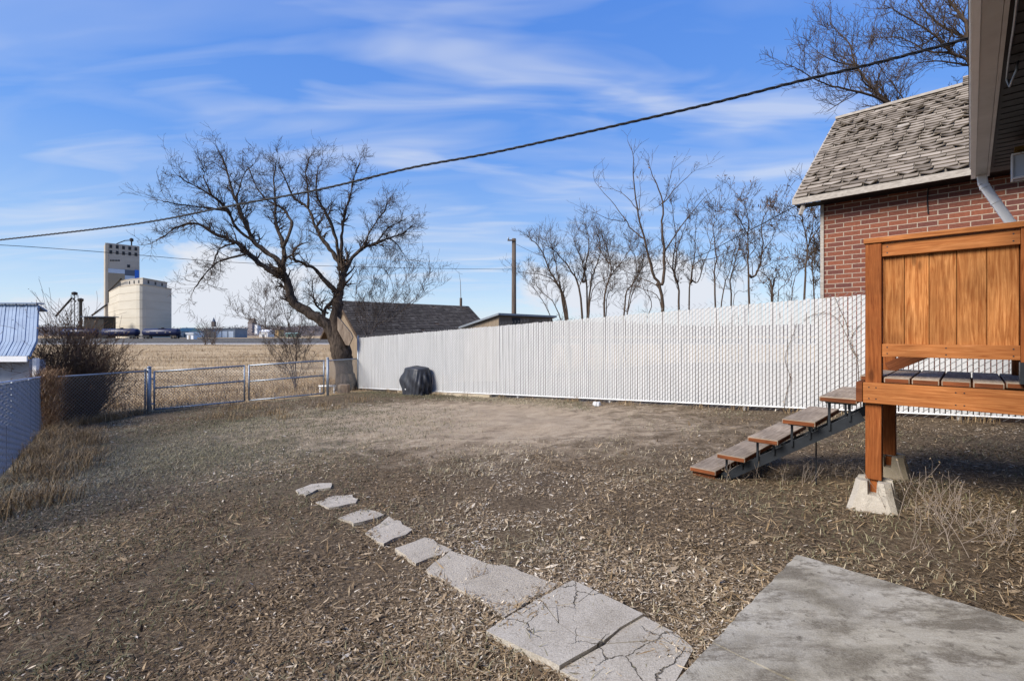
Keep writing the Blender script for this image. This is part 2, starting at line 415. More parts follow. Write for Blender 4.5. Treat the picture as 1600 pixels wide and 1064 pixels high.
def ground_mat():
    n = NT('yard_soil_and_field'); vec = n.coord('Object')
    big = n.noise(vec, .55, 5, .6); mid = n.noise(vec, 3.2, 6, .7, .4); fine = n.noise(vec, 38, 5, .75); vf = n.noise(vec, 120, 3, .7)
    soil = n.ramp(fine, [(.30, (.038, .027, .017)), (.5, (.122, .089, .057)), (.68, (.245, .187, .125)), (.80, (.39, .31, .22))])
    sand = n.ramp(mid, [(.3, (.30, .232, .16)), (.55, (.46, .365, .255)), (.75, (.56, .46, .335))])
    sand = n.mix(n.math('MULTIPLY', fine, .5), sand, (.12, .085, .058))
    lawn = n.ramp(fine, [(.28, (.045, .04, .026)), (.5, (.13, .11, .074)), (.72, (.25, .205, .145))])
    fcoord = n.coord('Object', (.09, .55, 1)); fb = n.noise(fcoord, .8, 7, .68, .5); fb2 = n.noise(n.coord('Object', (.5, 2.2, 1)), 1.0, 6, .7)
    field = n.ramp(n.math('ADD', n.math('MULTIPLY', fb, .6), n.math('MULTIPLY', fb2, .4)), [(.36, (.13, .085, .045)), (.45, (.30, .21, .115)), (.54, (.46, .34, .20)), (.64, (.57, .45, .285))])
    # real patches of the yard, placed in metres
    sep = n.add('ShaderNodeSeparateXYZ'); n.link(vec, sep.inputs[0])
    x, y = sep.outputs[0], sep.outputs[1]
    def gauss(cx, cy, ax, ay, ca, sa):
        dx, dy = n.math('SUBTRACT', x, cx), n.math('SUBTRACT', y, cy)
        u = n.math('DIVIDE', n.math('ADD', n.math('MULTIPLY', dx, ca), n.math('MULTIPLY', dy, -sa)), ax)
        v = n.math('DIVIDE', n.math('ADD', n.math('MULTIPLY', dx, sa), n.math('MULTIPLY', dy, ca)), ay)
        r = n.math('ADD', n.math('MULTIPLY', u, u), n.math('MULTIPLY', v, v))
        return n.math('SUBTRACT', 1.0, n.math('SQRT', r))
    s1 = gauss(-1.2, 8.9, 6.0, 3.6, .85, .53)
    sm = n.math('ADD', n.math('MULTIPLY', s1, .8), n.math('SUBTRACT', n.math('MULTIPLY', mid, 1.1), .55))
    sm = n.ramp(sm, [(.08, (0, 0, 0)), (.42, (1, 1, 1))])
    l1 = gauss(-5.6, 7.0, 5.2, 4.0, .7, -.7)
    lm = n.ramp(n.math('ADD', l1, n.math('SUBTRACT', n.math('MULTIPLY', big, 1.2), .6)), [(.0, (0, 0, 0)), (.5, (1, 1, 1))])
    # field beyond the back fence line (fence runs at y = 18.2 + .49 x)
    fd = n.math('SUBTRACT', y, n.math('ADD', n.math('MULTIPLY', x, .49), 18.4))
    fm = n.ramp(n.math('ADD', fd, n.math('MULTIPLY', mid, .8)), [(.0, (0, 0, 0)), (.9, (1, 1, 1))])
    col = n.mix(lm, soil, lawn); col = n.mix(sm, col, sand); col = n.mix(fm, col, field)
    h = n.math('ADD', n.math('MULTIPLY', fine, .6), n.math('MULTIPLY', vf, .4))
    n.bump(h, .9, .03)
    return n.done(col, .97, 0.0, .1)
me.materials.append(ground_mat())
o = bpy.data.objects.new('ground', me); COL.objects.link(o); struct(o)
# far strips: gravel road, rail yard, each a sheet above the ground
def sheet(name, y0, y1, z, mat, x0=-900, x1=900):
    b = MB(); b.prism([(x0, y0), (x1, y0), (x1, y1), (x0, y1)], z - .3, z); return struct(b.build(name, mat))
M['gravel'] = simple('pale_gravel', (.42, .40, .37), (.30, .28, .26), .8, .95)
M['ballast'] = simple('dark_ballast', (.085, .082, .08), (.045, .044, .044), .35, .95, stretch=(.3, 1.5, 1))
sheet('gravel_road', 104, 116, -.90, M['gravel'])
sheet('rail_bed', 119, 245, -.86, M['ballast'])
def rail_track(y):
    b = MB()
    for dy in (-.72, .72):
        b.box((-60, y + dy, -.86 + .09), (900, .14, .18))
    o = b.build('rails', M['rail_steel'], t := thing('railway_track', (-60, y, -.86), TRK[y], 'railway track', 'tracks of the rail yard'))
TRK = {132: 'nearest railway track beside the pale gravel road', 150: 'second railway track back from the gravel road', 172: 'third railway track, in front of the tank wagons', 205: 'railway track carrying the dark blue tank wagons'}
for y in TRK: rail_track(y)
# hills
hb = []
hx = np.linspace(-2600, 2600, 140)
def hz(x): return 17 + 5 * math.sin(x * .004 + 1) + 3.5 * math.sin(x * .013) + 10 * sstep(200, 1500, x) - 3 * sstep(-600, -1500, x)
b = MB()
for i in range(len(hx) - 1):
    x0, x1 = hx[i], hx[i + 1]
    rows0 = [(x0, 560, -1.2), (x0, 700, -1 + hz(x0) * .35), (x0, 900, -1 + hz(x0)), (x0, 1500, -1.2)]
    rows1 = [(x1, 560, -1.2), (x1, 700, -1 + hz(x1) * .35), (x1, 900, -1 + hz(x1)), (x1, 1500, -1.2)]
    for k in range(3): b.face([rows0[k], rows1[k], rows1[k + 1], rows0[k + 1]])
M['hill'] = simple('brown_hillside', (.15, .12, .10), (.085, .07, .065), .02, .95, stretch=(1, .4, 1))
struct(b.build('hills', M['hill']))
# ------------------------------------------------------------------ sky, sun
SUN_EL, SUN_DIR = 36.0, V((-.84, -.54, 0)).normalized()
sd = V((SUN_DIR.x * math.cos(R(SUN_EL)), SUN_DIR.y * math.cos(R(SUN_EL)), math.sin(R(SUN_EL))))
L = bpy.data.lights.new('sun', 'SUN'); L.energy = 3.15; L.angle = R(28); L.color = (1, .93, .83)
lo = bpy.data.objects.new('sun', L); COL.objects.link(lo)
lo.rotation_euler = (-sd).to_track_quat('-Z', 'Y').to_euler()
wd = bpy.data.worlds.new('World'); SC.world = wd; wd.use_nodes = True
wt = wd.node_tree; wn = wt.nodes
bg = wn['Background']
sky = wn.new('ShaderNodeTexSky'); sky.sky_type = 'NISHITA'; sky.sun_disc = False
sky.sun_elevation = R(SUN_EL); sky.sun_rotation = math.atan2(SUN_DIR.x, SUN_DIR.y)
sky.air_density = 1.0; sky.dust_density = .25; sky.ozone_density = 1.0
class WN(NT):
    def __init__(self): self.t = wt; self.n = wn; self.b = None
w = WN()
hs = w.add('ShaderNodeHueSaturation'); hs.inputs['Saturation'].default_value = 1.3; hs.inputs['Value'].default_value = 1.0; hs.inputs['Hue'].default_value = .517
w.link(sky.outputs[0], hs.inputs['Color'])
tc = w.add('ShaderNodeTexCoord'); sp = w.add('ShaderNodeSeparateXYZ'); w.link(tc.outputs['Generated'], sp.inputs[0])
dx, dy, dz = sp.outputs
zc = w.math('ADD', w.math('MAXIMUM', dz, 0.0), .10)
cu, cv = w.math('DIVIDE', dx, zc), w.math('DIVIDE', dy, zc)
cb = w.add('ShaderNodeCombineXYZ'); w.link(cu, cb.inputs[0]); w.link(cv, cb.inputs[1])
mp = w.add('ShaderNodeMapping'); mp.inputs['Scale'].default_value = (.75, 2.1, 1); mp.inputs['Rotation'].default_value = (0, 0, R(-14)); mp.inputs['Location'].default_value = (1.7, .55, 0)
w.link(cb.outputs[0], mp.inputs['Vector'])
n1 = w.noise(mp.outputs[0], 1.0, 4, .48, .9)
mp2 = w.add('ShaderNodeMapping'); mp2.inputs['Scale'].default_value = (.25, .4, 1); w.link(cb.outputs[0], mp2.inputs['Vector'])
n2 = w.noise(mp2.outputs[0], 1.2, 4, .5)
wisp = w.ramp(w.math('ADD', w.math('MULTIPLY', n1, .7), w.math('MULTIPLY', n2, .3)), [(.48, (0, 0, 0)), (.60, (.14, .14, .14)), (.74, (.45, .45, .45))])
# low cumulus bank
mp3 = w.add('ShaderNodeMapping'); mp3.inputs['Scale'].default_value = (1, 1, 1.9); w.link(tc.outputs['Generated'], mp3.inputs['Vector'])
n3 = w.noise(mp3.outputs[0], 9.0, 8, .58)
def dirblob(px, py, rx, ry):
    az, el = (px - CX) / FPX, (HY - py) / FPX
    a = w.math('SUBTRACT', w.math('DIVIDE', dx, w.math('MAXIMUM', dy, .05)), az)
    e = w.math('SUBTRACT', w.math('DIVIDE', dz, w.math('MAXIMUM', dy, .05)), el)
    a = w.math('DIVIDE', a, rx / FPX); e = w.math('DIVIDE', e, ry / FPX)
    return w.math('SUBTRACT', 1.0, w.math('ADD', w.math('MULTIPLY', a, a), w.math('MULTIPLY', e, e)))
bl = dirblob(360, 462, 150, 62)
for q in ((40, 500, 90, 30), (120, 490, 60, 22), (1010, 450, 170, 50)):
    bl = w.math('MAXIMUM', bl, dirblob(*q))
pb = None
for q in ((545, 203, 190, 46), (745, 126, 190, 44), (640, 80, 150, 30), (1110, 185, 210, 60), (1200, 150, 140, 50), (690, 380, 150, 50), (190, 240, 130, 20), (625, 250, 60, 24), (1180, 262, 130, 24), (90, 360, 160, 36), (900, 300, 160, 40)):
    e_ = dirblob(*q); pb = e_ if pb is None else w.math('MAXIMUM', pb, e_)
n5 = w.noise(mp.outputs[0], 1.5, 3.5, .48, 1.0)
soft = w.math('ADD', w.math('MULTIPLY', w.math('MAXIMUM', pb, -1.2), .10), w.math('MULTIPLY', n5, 1.25))
softr = w.ramp(soft, [(.53, (0, 0, 0)), (.70, (.20, .20, .20)), (.92, (.55, .55, .55))])
wisp = w.math('MAXIMUM', wisp, softr)
cum = w.math('ADD', w.math('MULTIPLY', w.math('MAXIMUM', bl, -4.0), .30), w.math('MULTIPLY', n3, 1.5))
cumr = w.ramp(cum, [(.60, (0, 0, 0)), (.70, (.45, .45, .45)), (.90, (1, 1, 1))])
cl = w.math('MAXIMUM', wisp, cumr)
cl = w.math('MULTIPLY', cl, w.math('MULTIPLY', w.math('ADD', dz, .01), 40.0, True), True)
# colour of the clouds: bright white against the sky
grad = w.ramp(w.math('MAXIMUM', dz, 0.0), [(0, (2.15, 2.55, 3.05)), (.12, (1.35, 2.05, 3.05)), (.34, (.54, 1.27, 3.0)), (.72, (.235, .79, 2.7))])
skc = w.mix(.88, hs.outputs[0], grad)
mixn = w.mix(cl, skc, (2.75, 2.9, 3.2))
w.link(mixn, bg.inputs['Color']); bg.inputs['Strength'].default_value = .14
SC.view_settings.view_transform = 'Standard'; SC.view_settings.look = 'None'; SC.view_settings.exposure = 1.0; SC.view_settings.gamma = 1.0
# ------------------------------------------------------------------ camera
cam = bpy.data.cameras.new('camera'); co = bpy.data.objects.new('camera', cam); COL.objects.link(co)
co.location = (0, 0, CAMZ); co.rotation_euler = (R(90), 0, 0)
cam.sensor_width = 36; cam.lens = 36 * FPX / 1600; cam.shift_y = -(532 - HY) / 1600; cam.clip_start = .05; cam.clip_end = 9000
SC.camera = co

def polyline(pts, sub=4):
    """Catmull-Rom through points"""
    out = []
    P = [pts[0]] + list(pts) + [pts[-1]]
    for i in range(1, len(P) - 2):
        for k in range(sub):
            t = k / sub
            a, b_, c, d = P[i - 1], P[i], P[i + 1], P[i + 2]
            out.append(.5 * ((2 * b_) + (c - a) * t + (2 * a - 5 * b_ + 4 * c - d) * t * t + (3 * b_ - a - 3 * c + d) * t ** 3))
    out.append(P[-2].copy()); return out
def leafquads(c, s, flat=False, ratio=.5):
    n = len(c)
    a = RG.normal(size=(n, 3)); 
    if flat: a[:, 2] *= .25
    a /= np.linalg.norm(a, axis=1)[:, None]
    q = RG.normal(size=(n, 3)); 
    if flat: q[:, 2] *= .35
    b = np.cross(a, q); b /= np.linalg.norm(b, axis=1)[:, None] + 1e-9
    if flat:
        b = np.cross(np.array([0, 0, 1.0]) + RG.normal(0, .22, (n, 3)), a); b /= np.linalg.norm(b, axis=1)[:, None] + 1e-9
    a = a * s[:, None]; b = b * (s * ratio)[:, None]
    return np.stack([c - a * .9 , c - b * .5, c + a, c + b * .5], 1)
# ------------------------------------------------------------------ chain link and slat fences
def chainlink(b, p0, p1, z0f, z1f, pitch=.085, r=.0046):
    """diamond mesh between two ground points"""
    p0, p1 = V(p0), V(p1); d = p1 - p0; d.z = 0; Ln = d.length; d.normalize()
    nor = V((-d.y, d.x, 0))
    a0 = p0.copy()
    H = 1.25
    for sgn in (1, -1):
        k = -int(H / pitch) - 1
        while k * pitch < Ln + H:
            # line a = k*pitch + sgn*t, height t
            pts = []
            for t in (0, 1):
                pass
            a_start = k * pitch if sgn > 0 else k * pitch
            lo_t = 0.0; hi_t = None
            pa = a_start; hgt = z1f(0) - z0f(0)
            ta, tb = 0.0, hgt
            xa, xb = pa, pa + sgn * hgt
            # clip to [0, Ln]
            def clip(xa, xb, ta, tb):
                if xa > xb: xa, xb, ta, tb = xb, xa, tb, ta
                if xb <= 0 or xa >= Ln: return None
                if xa < 0: ta += (tb - ta) * (-xa) / (xb - xa); xa = 0
                if xb > Ln: tb = ta + (tb - ta) * (Ln - xa) / (xb - xa); xb = Ln
                return xa, xb, ta, tb
            c = clip(xa, xb, ta, tb)
            if c and c[1] - c[0] > .01:
                xa, xb, ta, tb = c
                A = p0 + d * xa + nor * .003 * sgn; B = p0 + d * xb + nor * .003 * sgn
                A.z = z0f(xa) + ta; B.z = z0f(xb) + tb
                b.tube([A, B], r, 3, False)
            k += 1
def slat_fence(root, C, d, Ln, h0, h1, mslat, mwire, pitch, gap, wire_r=.0023, drop=.0, lead=.07, toward=1, dia=.083, sw=.78):
    """chain link with vertical slats: C start, d unit direction, heights h0..h1"""
    nor = V((d.y, -d.x, 0)) * toward            # the side the slats are seen from
    zb = lambda a: ground(C.x + d.x * a, C.y + d.y * a)
    sl, wr = MB(), MB()
    n = int(Ln / pitch)
    for k in range(n):
        a = (k + .5) * pitch
        p = C + d * a; z = zb(a); h = h0 + (h1 - h0) * a / Ln
        tilt = random.uniform(-.004, .004); dep = random.uniform(-.0015, .0015)
        zb0, zb1 = z + gap + random.uniform(-.006, .006), z + h - random.uniform(0, .02)
        ax = (d * math.cos(tilt * 8) + nor * math.sin(tilt * 8), nor, (Zu + d * tilt).normalized())
        sl.box(p + nor * dep + Zu * ((zb0 + zb1) / 2), (pitch * sw, .005, zb1 - zb0), ax, True) if False else sl.box(V((p.x, p.y, (zb0 + zb1) / 2)) + nor * dep, (pitch * sw, .005, zb1 - zb0), ax, True)
        t = z + .02 + (k % 2) * dia * .5
        while t < z + h + .01:
            A = p - d * pitch * .52 + nor * .007; B = p + d * pitch * .52 + nor * .007
            A.z = t; B.z = t + dia * .5
            wr.tube([A, B], wire_r, 3, False)
            if t < z + gap or t > z + h - .03:      # open mesh below and the twisted barbs on top
                A2, B2 = A.copy(), B.copy(); A2.z, B2.z = B.z + dia * .5, A.z + dia * .5
                A2 -= nor * .014; B2 -= nor * .014
                wr.tube([A2, B2], wire_r, 3, False)
            t += dia
    sl.build('slat_panel', mslat, root); wr.build('wire_mesh', mwire, root)
C0 = G(560, 609); C1 = G(1360, 650)
FD = (C1 - C0); FD.z = 0; FL = FD.length; FD.normalize()
FLEN = FL + 3.2
fh1 = 1.87 + (1.735 - 1.87) * FLEN / FL
wf = thing('white_slat_fence', C0, 'long white privacy slat fence on chain link mesh along the right of the yard', 'fence')
slat_fence(wf, C0, FD, FLEN, 1.87, fh1, M['slat'], M['dark_wire'], .052, .075)
for k in range(0, int(FLEN / 2.6) + 1):
    a = k * 2.6 + .03
    p = C0 + FD * a; z = ground(p.x, p.y); h = 1.87 + (1.735 - 1.87) * a / FL
    b = MB()
    back = V((-FD.y, FD.x, 0)) * .045 if k else V((0, 0, 0)) - FD * .05
    b.tube([V((p.x, p.y, z - .3)) + back, V((p.x, p.y, z + h - (.06 if k else -.05))) + back], .03 if k else .036, 10)
    o = b.build('post', M['white_paint'] if k else M['galv'], wf, True)
    if not k: b = MB(); b.tube([V((p.x, p.y, z + h + .05)) + back, V((p.x, p.y, z + h + .085)) + back], [.04, .02], 10); b.build('cap', M['galv'], o, True)
b = MB()
fn = V((FD.y, -FD.x, 0))
pts = [C0 + FD * a + fn * .006 for a in np.linspace(0, FLEN, 24)]
for p in pts: p.z = ground(p.x, p.y) + .07
b.tube(pts, .011, 6); b.build('bottom_rail', M['white_paint'], wf, True)
# pale concrete edging strip lying in the soil at the foot of the fence
b = MB()
e0, e1 = C0 + FD * 2.7 + fn * .07, C0 + FD * 7.0 + fn * .07
dd = (e1 - e0); Ld = dd.length; dd.normalize()
for k in range(5):
    a0, a1 = Ld * k / 5 + .01, Ld * (k + 1) / 5 - .01
    p, q = e0 + dd * a0, e0 + dd * a1
    p.z, q.z = ground(p.x, p.y) - .005, ground(q.x, q.y) - .005
    b.beam(p, q, .1, .12)
tag(b.build('edging_strip', M['footing_old'], None, bevel=.008), 'low pale concrete edging strip at the foot of the white fence', 'edging')
M['dry_vine'] = simple('dry_vine_stem', (.20, .14, .09), (.11, .075, .05), 8, .9)
def fpt(px, py):        # point on the yard face of the white fence seen along a sight line
    k = (px - CX) / FPX; a = (k * C0.y - C0.x) / (FD.x - k * FD.y); p = C0 + FD * a + fn * .02
    p.z = CAMZ - (py - HY) / FPX * p.y; return p
rv = random.Random(12)
vn = thing('dry_vine', C0 + FD * (FL - .4), 'thin dry vine climbing the white slat fence beside the deck post', 'vine')
b = MB(); lv = []
for pix in ([(1348, 655), (1342, 600), (1338, 560), (1325, 525), (1308, 498), (1290, 488)], [(1338, 560), (1330, 540), (1335, 520), (1348, 505)], [(1325, 525), (1322, 505), (1312, 480), (1306, 466)], [(1225, 655), (1228, 620), (1232, 590), (1228, 560), (1236, 530), (1246, 505)], [(1290, 488), (1270, 492), (1255, 500)]):
    P = polyline([fpt(*q) + V((rv.gauss(0, .01), rv.gauss(0, .01), 0)) for q in pix], 4); b.tube(P, [.0045 - .0025 * i / len(P) for i in range(len(P))], 4)
    for q in P:
        for _ in range(2):
            if rv.random() < .7: lv.append(tuple(q + V((rv.gauss(0, .02), rv.gauss(0, .02), rv.gauss(0, .02))) + fn * .02))
b.build('stem', M['dry_vine'], vn, True)
quads_mesh('leaves', leafquads(np.array(lv), RG.uniform(.010, .026, len(lv))), M['rust_straw'], RG.random(len(lv)) * .8, vn)
# chain link back fence and gates
A0, B0 = G(233, 645), G(512, 618)
def galv_tube(name, a, c, r, par, n=8): 
    b = MB(); b.tube([a, c], r, n); return b.build(name, M['galv'], par, True)
def up(p, h): return V((p.x, p.y, p.z + h))
def post(par, p, h, r=.03, capped=True):
    o = galv_tube('post', up(p, -.3), up(p, h), r, par, 10)
    if capped:
        b = MB(); b.tube([up(p, h), up(p, h + .02), up(p, h + .045)], [r * 1.15, r * 1.1, r * .35], 10); b.build('cap', M['galv'], o, True)
    return o
LFar = G(70, 672)      # corner with the side fence
dA = (A0 - LFar); dA.z = 0; lenA = dA.length
f1 = thing('chain_link_fence', LFar, 'grey chain link fence panel between the dark bush and the thick gate post', 'fence')
b = MB(); chainlink(b, LFar, A0, lambda a: LFar.z + (A0.z - LFar.z) * a / lenA + .02, lambda a: LFar.z + (A0.z - LFar.z) * a / lenA + 1.17); b.build('wire_mesh', M['galv_wire'], f1)
galv_tube('top_rail', up(LFar, 1.19), up(A0, 1.17), .021, f1)
post(f1, LFar, 1.22, .03); 
dg = (B0 - A0); dg.z = 0; LG = dg.length; dg.normalize()
p_ = A0 - dg * .09; p_.z = ground(p_.x, p_.y); post(f1, p_, 1.2, .022)
gp = thing('gate_post', A0, 'thick grey steel post with hinges left of the wide chain link gate', 'post'); post(gp, A0, 1.26, .052)
for hz_ in (.25, .95):
    b = MB(); q = A0 + dg * .075; b.box((q.x, q.y, A0.z + hz_), (.11, .05, .04), (dg, V((-dg.y, dg.x, 0)), Zu)); b.build('hinge', M['galv'], gp)
def gate(a0, a1, label, hbar, ht=1.14, hb=.08):
    p, q = A0 + dg * a0, A0 + dg * a1
    zl = lambda a: A0.z + (B0.z - A0.z) * a / LG
    p.z, q.z = zl(a0), zl(a1)
    t = thing('chain_link_gate', p, label, 'gate', 'pair of chain link gates')
    ln = a1 - a0
    z0 = lambda a: p.z + (q.z - p.z) * a / ln
    b = MB(); chainlink(b, p, q, lambda a: z0(a) + hb, lambda a: z0(a) + ht); b.build('wire_mesh', M['galv_wire'], t)
    for (u, v, nm) in ((up(p, hb), up(p, ht + .02), 'upright'), (up(q, hb), up(q, ht + .02), 'upright'), (up(p, ht), up(q, ht), 'top_rail'), (up(p, hb), up(q, hb), 'bottom_rail'), (up(p, hbar), up(q, hbar), 'middle_rail')):
        galv_tube(nm, u, v, .024, t)
    return t
def acoord(px):       # distance along the gate line where a sight column crosses it
    k = (px - CX) / FPX
    return (k * A0.y - A0.x) / (dg.x - k * dg.y)
gate(acoord(241), acoord(382), 'wide chain link gate leaf hinged on the thick post, nearer the dark bush', .68)
gate(acoord(389), acoord(506), 'narrower chain link gate leaf in front of the slender bare shrub', .66)
f2 = thing('short_fence_panel', B0, 'short chain link fence panel in front of the old tree trunk', 'fence')
post(f2, B0, 1.2, .04)
Cw = C0 - FD * .09; Cw.z = ground(Cw.x, Cw.y); lb = (Cw - B0); lb.z = 0; lb = lb.length
b = MB(); chainlink(b, B0, Cw, lambda a: B0.z + (Cw.z - B0.z) * a / lb + .03, lambda a: B0.z + (Cw.z - B0.z) * a / lb + 1.1); b.build('wire_mesh', M['galv_wire'], f2)
galv_tube('top_rail', up(B0, 1.13), up(Cw, 1.12), .021, f2)
# left side fence with pale slats
N0, F0 = G(0, 750), G(60, 682)
LD = (F0 - N0); LD.z = 0; LD.normalize()
S0 = N0 - LD * 3.0; LLen = (LFar - S0).length - .1
lf = thing('side_slat_fence', S0, 'chain link fence of white slats tinted shade blue with weeds at its foot, left edge of the yard', 'fence')
b = MB(); zl_ = lambda a: ground(S0.x + LD.x * a, S0.y + LD.y * a)
chainlink(b, S0, S0 + LD * LLen, lambda a: zl_(a) + .03, lambda a: zl_(a) + 1.2, .085, .0036); b.build('wire_mesh', M['blue_galv'], lf)
b = MB()
for k in range(int(LLen / .1)):
    if random.random() < .12: continue
    p = S0 + LD * (k * .1 + .05); z = ground(p.x, p.y); tl_ = random.uniform(-.01, .01)
    b.box((p.x, p.y, z + .62), (.036, .004, 1.12 + random.uniform(-.03, .03)), (LD, V((LD.y, -LD.x, 0)), (Zu + LD * tl_).normalized()))
b.build('slat_panel', M['slat_shade_blue'], lf)
b = MB(); pts = [S0 + LD * a for a in np.linspace(0, LLen, 24)]
for p in pts: p.z = ground(p.x, p.y) + 1.22
b.tube(pts, .012, 8); b.build('top_rail', M['slat_shade_blue'], lf, True)
for k in range(5):
    p = S0 + LD * (k * 2.35 + .04); p += V((-LD.y, LD.x, 0)) * .05; p.z = ground(p.x, p.y)
    b = MB(); b.tube([up(p, -.3), up(p, 1.2)], .028, 8); b.build('post', M['galv'], lf, True)

# ------------------------------------------------------------------ neighbour's shed with pale blue metal roof
M['metal_roof'] = simple('pale_blue_roof_metal', (.27, .35, .46), (.20, .26, .36), 3, .6, 0, 0, .2)
r0, r1, r2 = W(60, 476, 12.1), W(57, 533, 11.3), W(46, 556, 10.95)
sh = thing('metal_roof_shed', V((r1.x - 2, r1.y, ground(r1.x, r1.y))), 'small shed with pale blue ribbed metal roof beyond the left fence', 'shed')
dl = V((-1, -.02, 0)).normalized() * 5.0
b = MB()
def slab_between(b, a0, a1, off, th):
    n_ = (a1 - a0).cross(dl).normalized()
    if n_.z < 0: n_ = -n_
    q = [a0, a1, a1 + dl, a0 + dl]
    b.face(q); b.face([p - n_ * th for p in q][::-1])
    for i in range(4):
        j = (i + 1) % 4
        b.face([q[i] - n_ * th, q[j] - n_ * th, q[j], q[i]])
    return n_
slab_between(b, r0, r1, 0, .04); slab_between(b, r1, r2, 0, .04)
rb = V((r0.x, r0.y + .25, r0.z - .14)); slab_between(b, rb, r0, 0, .04)
for k in range(18):
    o_ = dl.normalized() * (.02 + k * .27)
    for (p, q) in ((r0, r1), (r1, r2)):
        n_ = (q - p).cross(dl).normalized(); n_ = n_ if n_.z > 0 else -n_
        b.beam(p + o_ + n_ * .007, q + o_ + n_ * .007, .03, .014, n_)
        for s_ in (.085, .18):
            b.beam(p + o_ + dl.normalized() * s_ + n_ * .003, q + o_ + dl.normalized() * s_ + n_ * .003, .018, .006, n_)
rf = b.build('roof', M['metal_roof'], sh)
b = MB(); b.beam(r0 + V((.05, 0, .03)), r0 + dl + V((0, 0, .03)), .22, .03); b.build('ridge_cap', M['metal_roof'], rf)
b = MB(); e_ = r2 + V((0, -.02, -.07)); b.beam(e_ + V((-.03, 0, 0)), e_ + dl, .03, .13); b.build('fascia', M['white_paint'], sh)
M['shed_wall'] = simple('shed_board_wall', (.45, .47, .52), (.33, .35, .4), 5, .8)
zg = ground(r1.x, r1.y)
b = MB(); b.box(((r1.x - .28) - 2.3, r1.y + .3, (zg + .7) / 2 + .0), (4.6, .4, .7 - zg)); b.build('wall', M['shed_wall'], sh)
b = MB(); b.box((r2.x + .03, r2.y + .12, (zg + r2.z) / 2 - .03), (.09, .08, r2.z - zg - .06)); b.build('post', M['white_paint'], sh)
# ------------------------------------------------------------------ branching
rng = random.Random(5)
def jit(s): return V((rng.gauss(0, s), rng.gauss(0, s), rng.gauss(0, s)))
def sprout(b, p, d, L, r, lev, upw=.15, wob=.22, kids=(3, 5), fork=.55, minr=.004):
    ns = 4 if lev > 0 else 3
    pts, rad = [p.copy()], [r]
    d = d.normalized()
    nodes = []
    for i in range(ns):
        d = (d + jit(wob) + Zu * upw * .3).normalized()
        p = p + d * (L / ns)
        pts.append(p.copy()); rr = max(minr, r * (1 - .8 * (i + 1) / ns)); rad.append(rr)
        nodes.append((p.copy(), d.copy(), rr))
    b.tube(pts, rad, 5 if r > .025 else 3, False)
    if lev > 0:
        for k in range(rng.randint(*kids)):
            q, dd, rr = nodes[rng.randint(0, ns - 1)]
            side = dd.cross(jit(1)).normalized()
            nd = (dd * (1 - fork) + side * fork + Zu * upw).normalized()
            sprout(b, q - dd * rng.uniform(0, L / ns * .8), nd, L * rng.uniform(.4, .72), max(minr, min(rr, r * .6)), lev - 1, upw, wob, kids, fork, minr)
def limb(b, tw, pix, D, r0, r1, dd=0.0, twigs=10, tl=(.5, 1.2), lev=2, start=.35, upw=.2, n=7, wob=.2, kids=(3, 5), minr=.004, d0=0.0):
    """a limb through pixel columns/rows at depth D, swinging dd metres in depth by its tip"""
    m = len(pix)
    P = [W(px, py, D + d0 + (dd - d0) * (i / (m - 1)) ** 1.3) for i, (px, py) in enumerate(pix)]
    S = polyline(P, 4); k = len(S)
    S = [S[0]] + [p + jit(.012) for p in S[1:-1]] + [S[-1]]
    rad = [r0 + (r1 - r0) * (i / (k - 1)) ** .8 for i in range(k)]
    b.tube(S, rad, n, True)
    for t in range(twigs):
        f = start + (1 - start) * ((t + rng.random()) / max(1, twigs))
        i = min(k - 2, int(f * (k - 1)))
        d = (S[i + 1] - S[i]).normalized()
        side = d.cross(jit(1)).normalized()
        nd = d * .6 + side * .7 + Zu * upw
        sprout(tw, S[i], nd, rng.uniform(*tl), max(minr, rad[i] * .5), lev, upw, wob, kids, .5, minr)
    # tip
    d = (S[-1] - S[-3]).normalized()
    for _ in range(2): sprout(tw, S[-1], d + jit(.3), rng.uniform(*tl), r1, lev, upw, wob, kids, .5, minr)
    return S
# ------------------------------------------------------------------ the big old tree by the gate
TD = 17.6
TB = G(541, 611); TD = TB.y + .35
tr = thing('old_bare_tree', TB, 'big old bare tree with crooked limbs at the corner of the white fence', 'tree')
b, tw = MB(), MB()
P = polyline([W(543, 618, TD), W(541, 600, TD), W(537, 570, TD), W(533, 548, TD), W(526, 522, TD), W(524, 500, TD), W(529, 470, TD)], 5)
tr_r = [.50, .44, .39, .36, .35, .33, .32, .31, .30, .30, .30, .31, .33, .35, .36, .35, .34, .32, .30, .27, .24, .23, .22, .21, .20, .19, .19, .19, .18, .18, .17]
b.tube(P, tr_r[:len(P)], 14)
for _ in range(7):      # root flare and burls
    a = rng.uniform(0, 6.28); q = W(541, 604, TD) + V((math.cos(a), math.sin(a), 0)) * .3
    b.tube([W(539, 585, TD) + V((math.cos(a), math.sin(a), 0)) * .2, q, q + V((math.cos(a) * .25, math.sin(a) * .25, -.22))], [.14, .13, .04], 7)
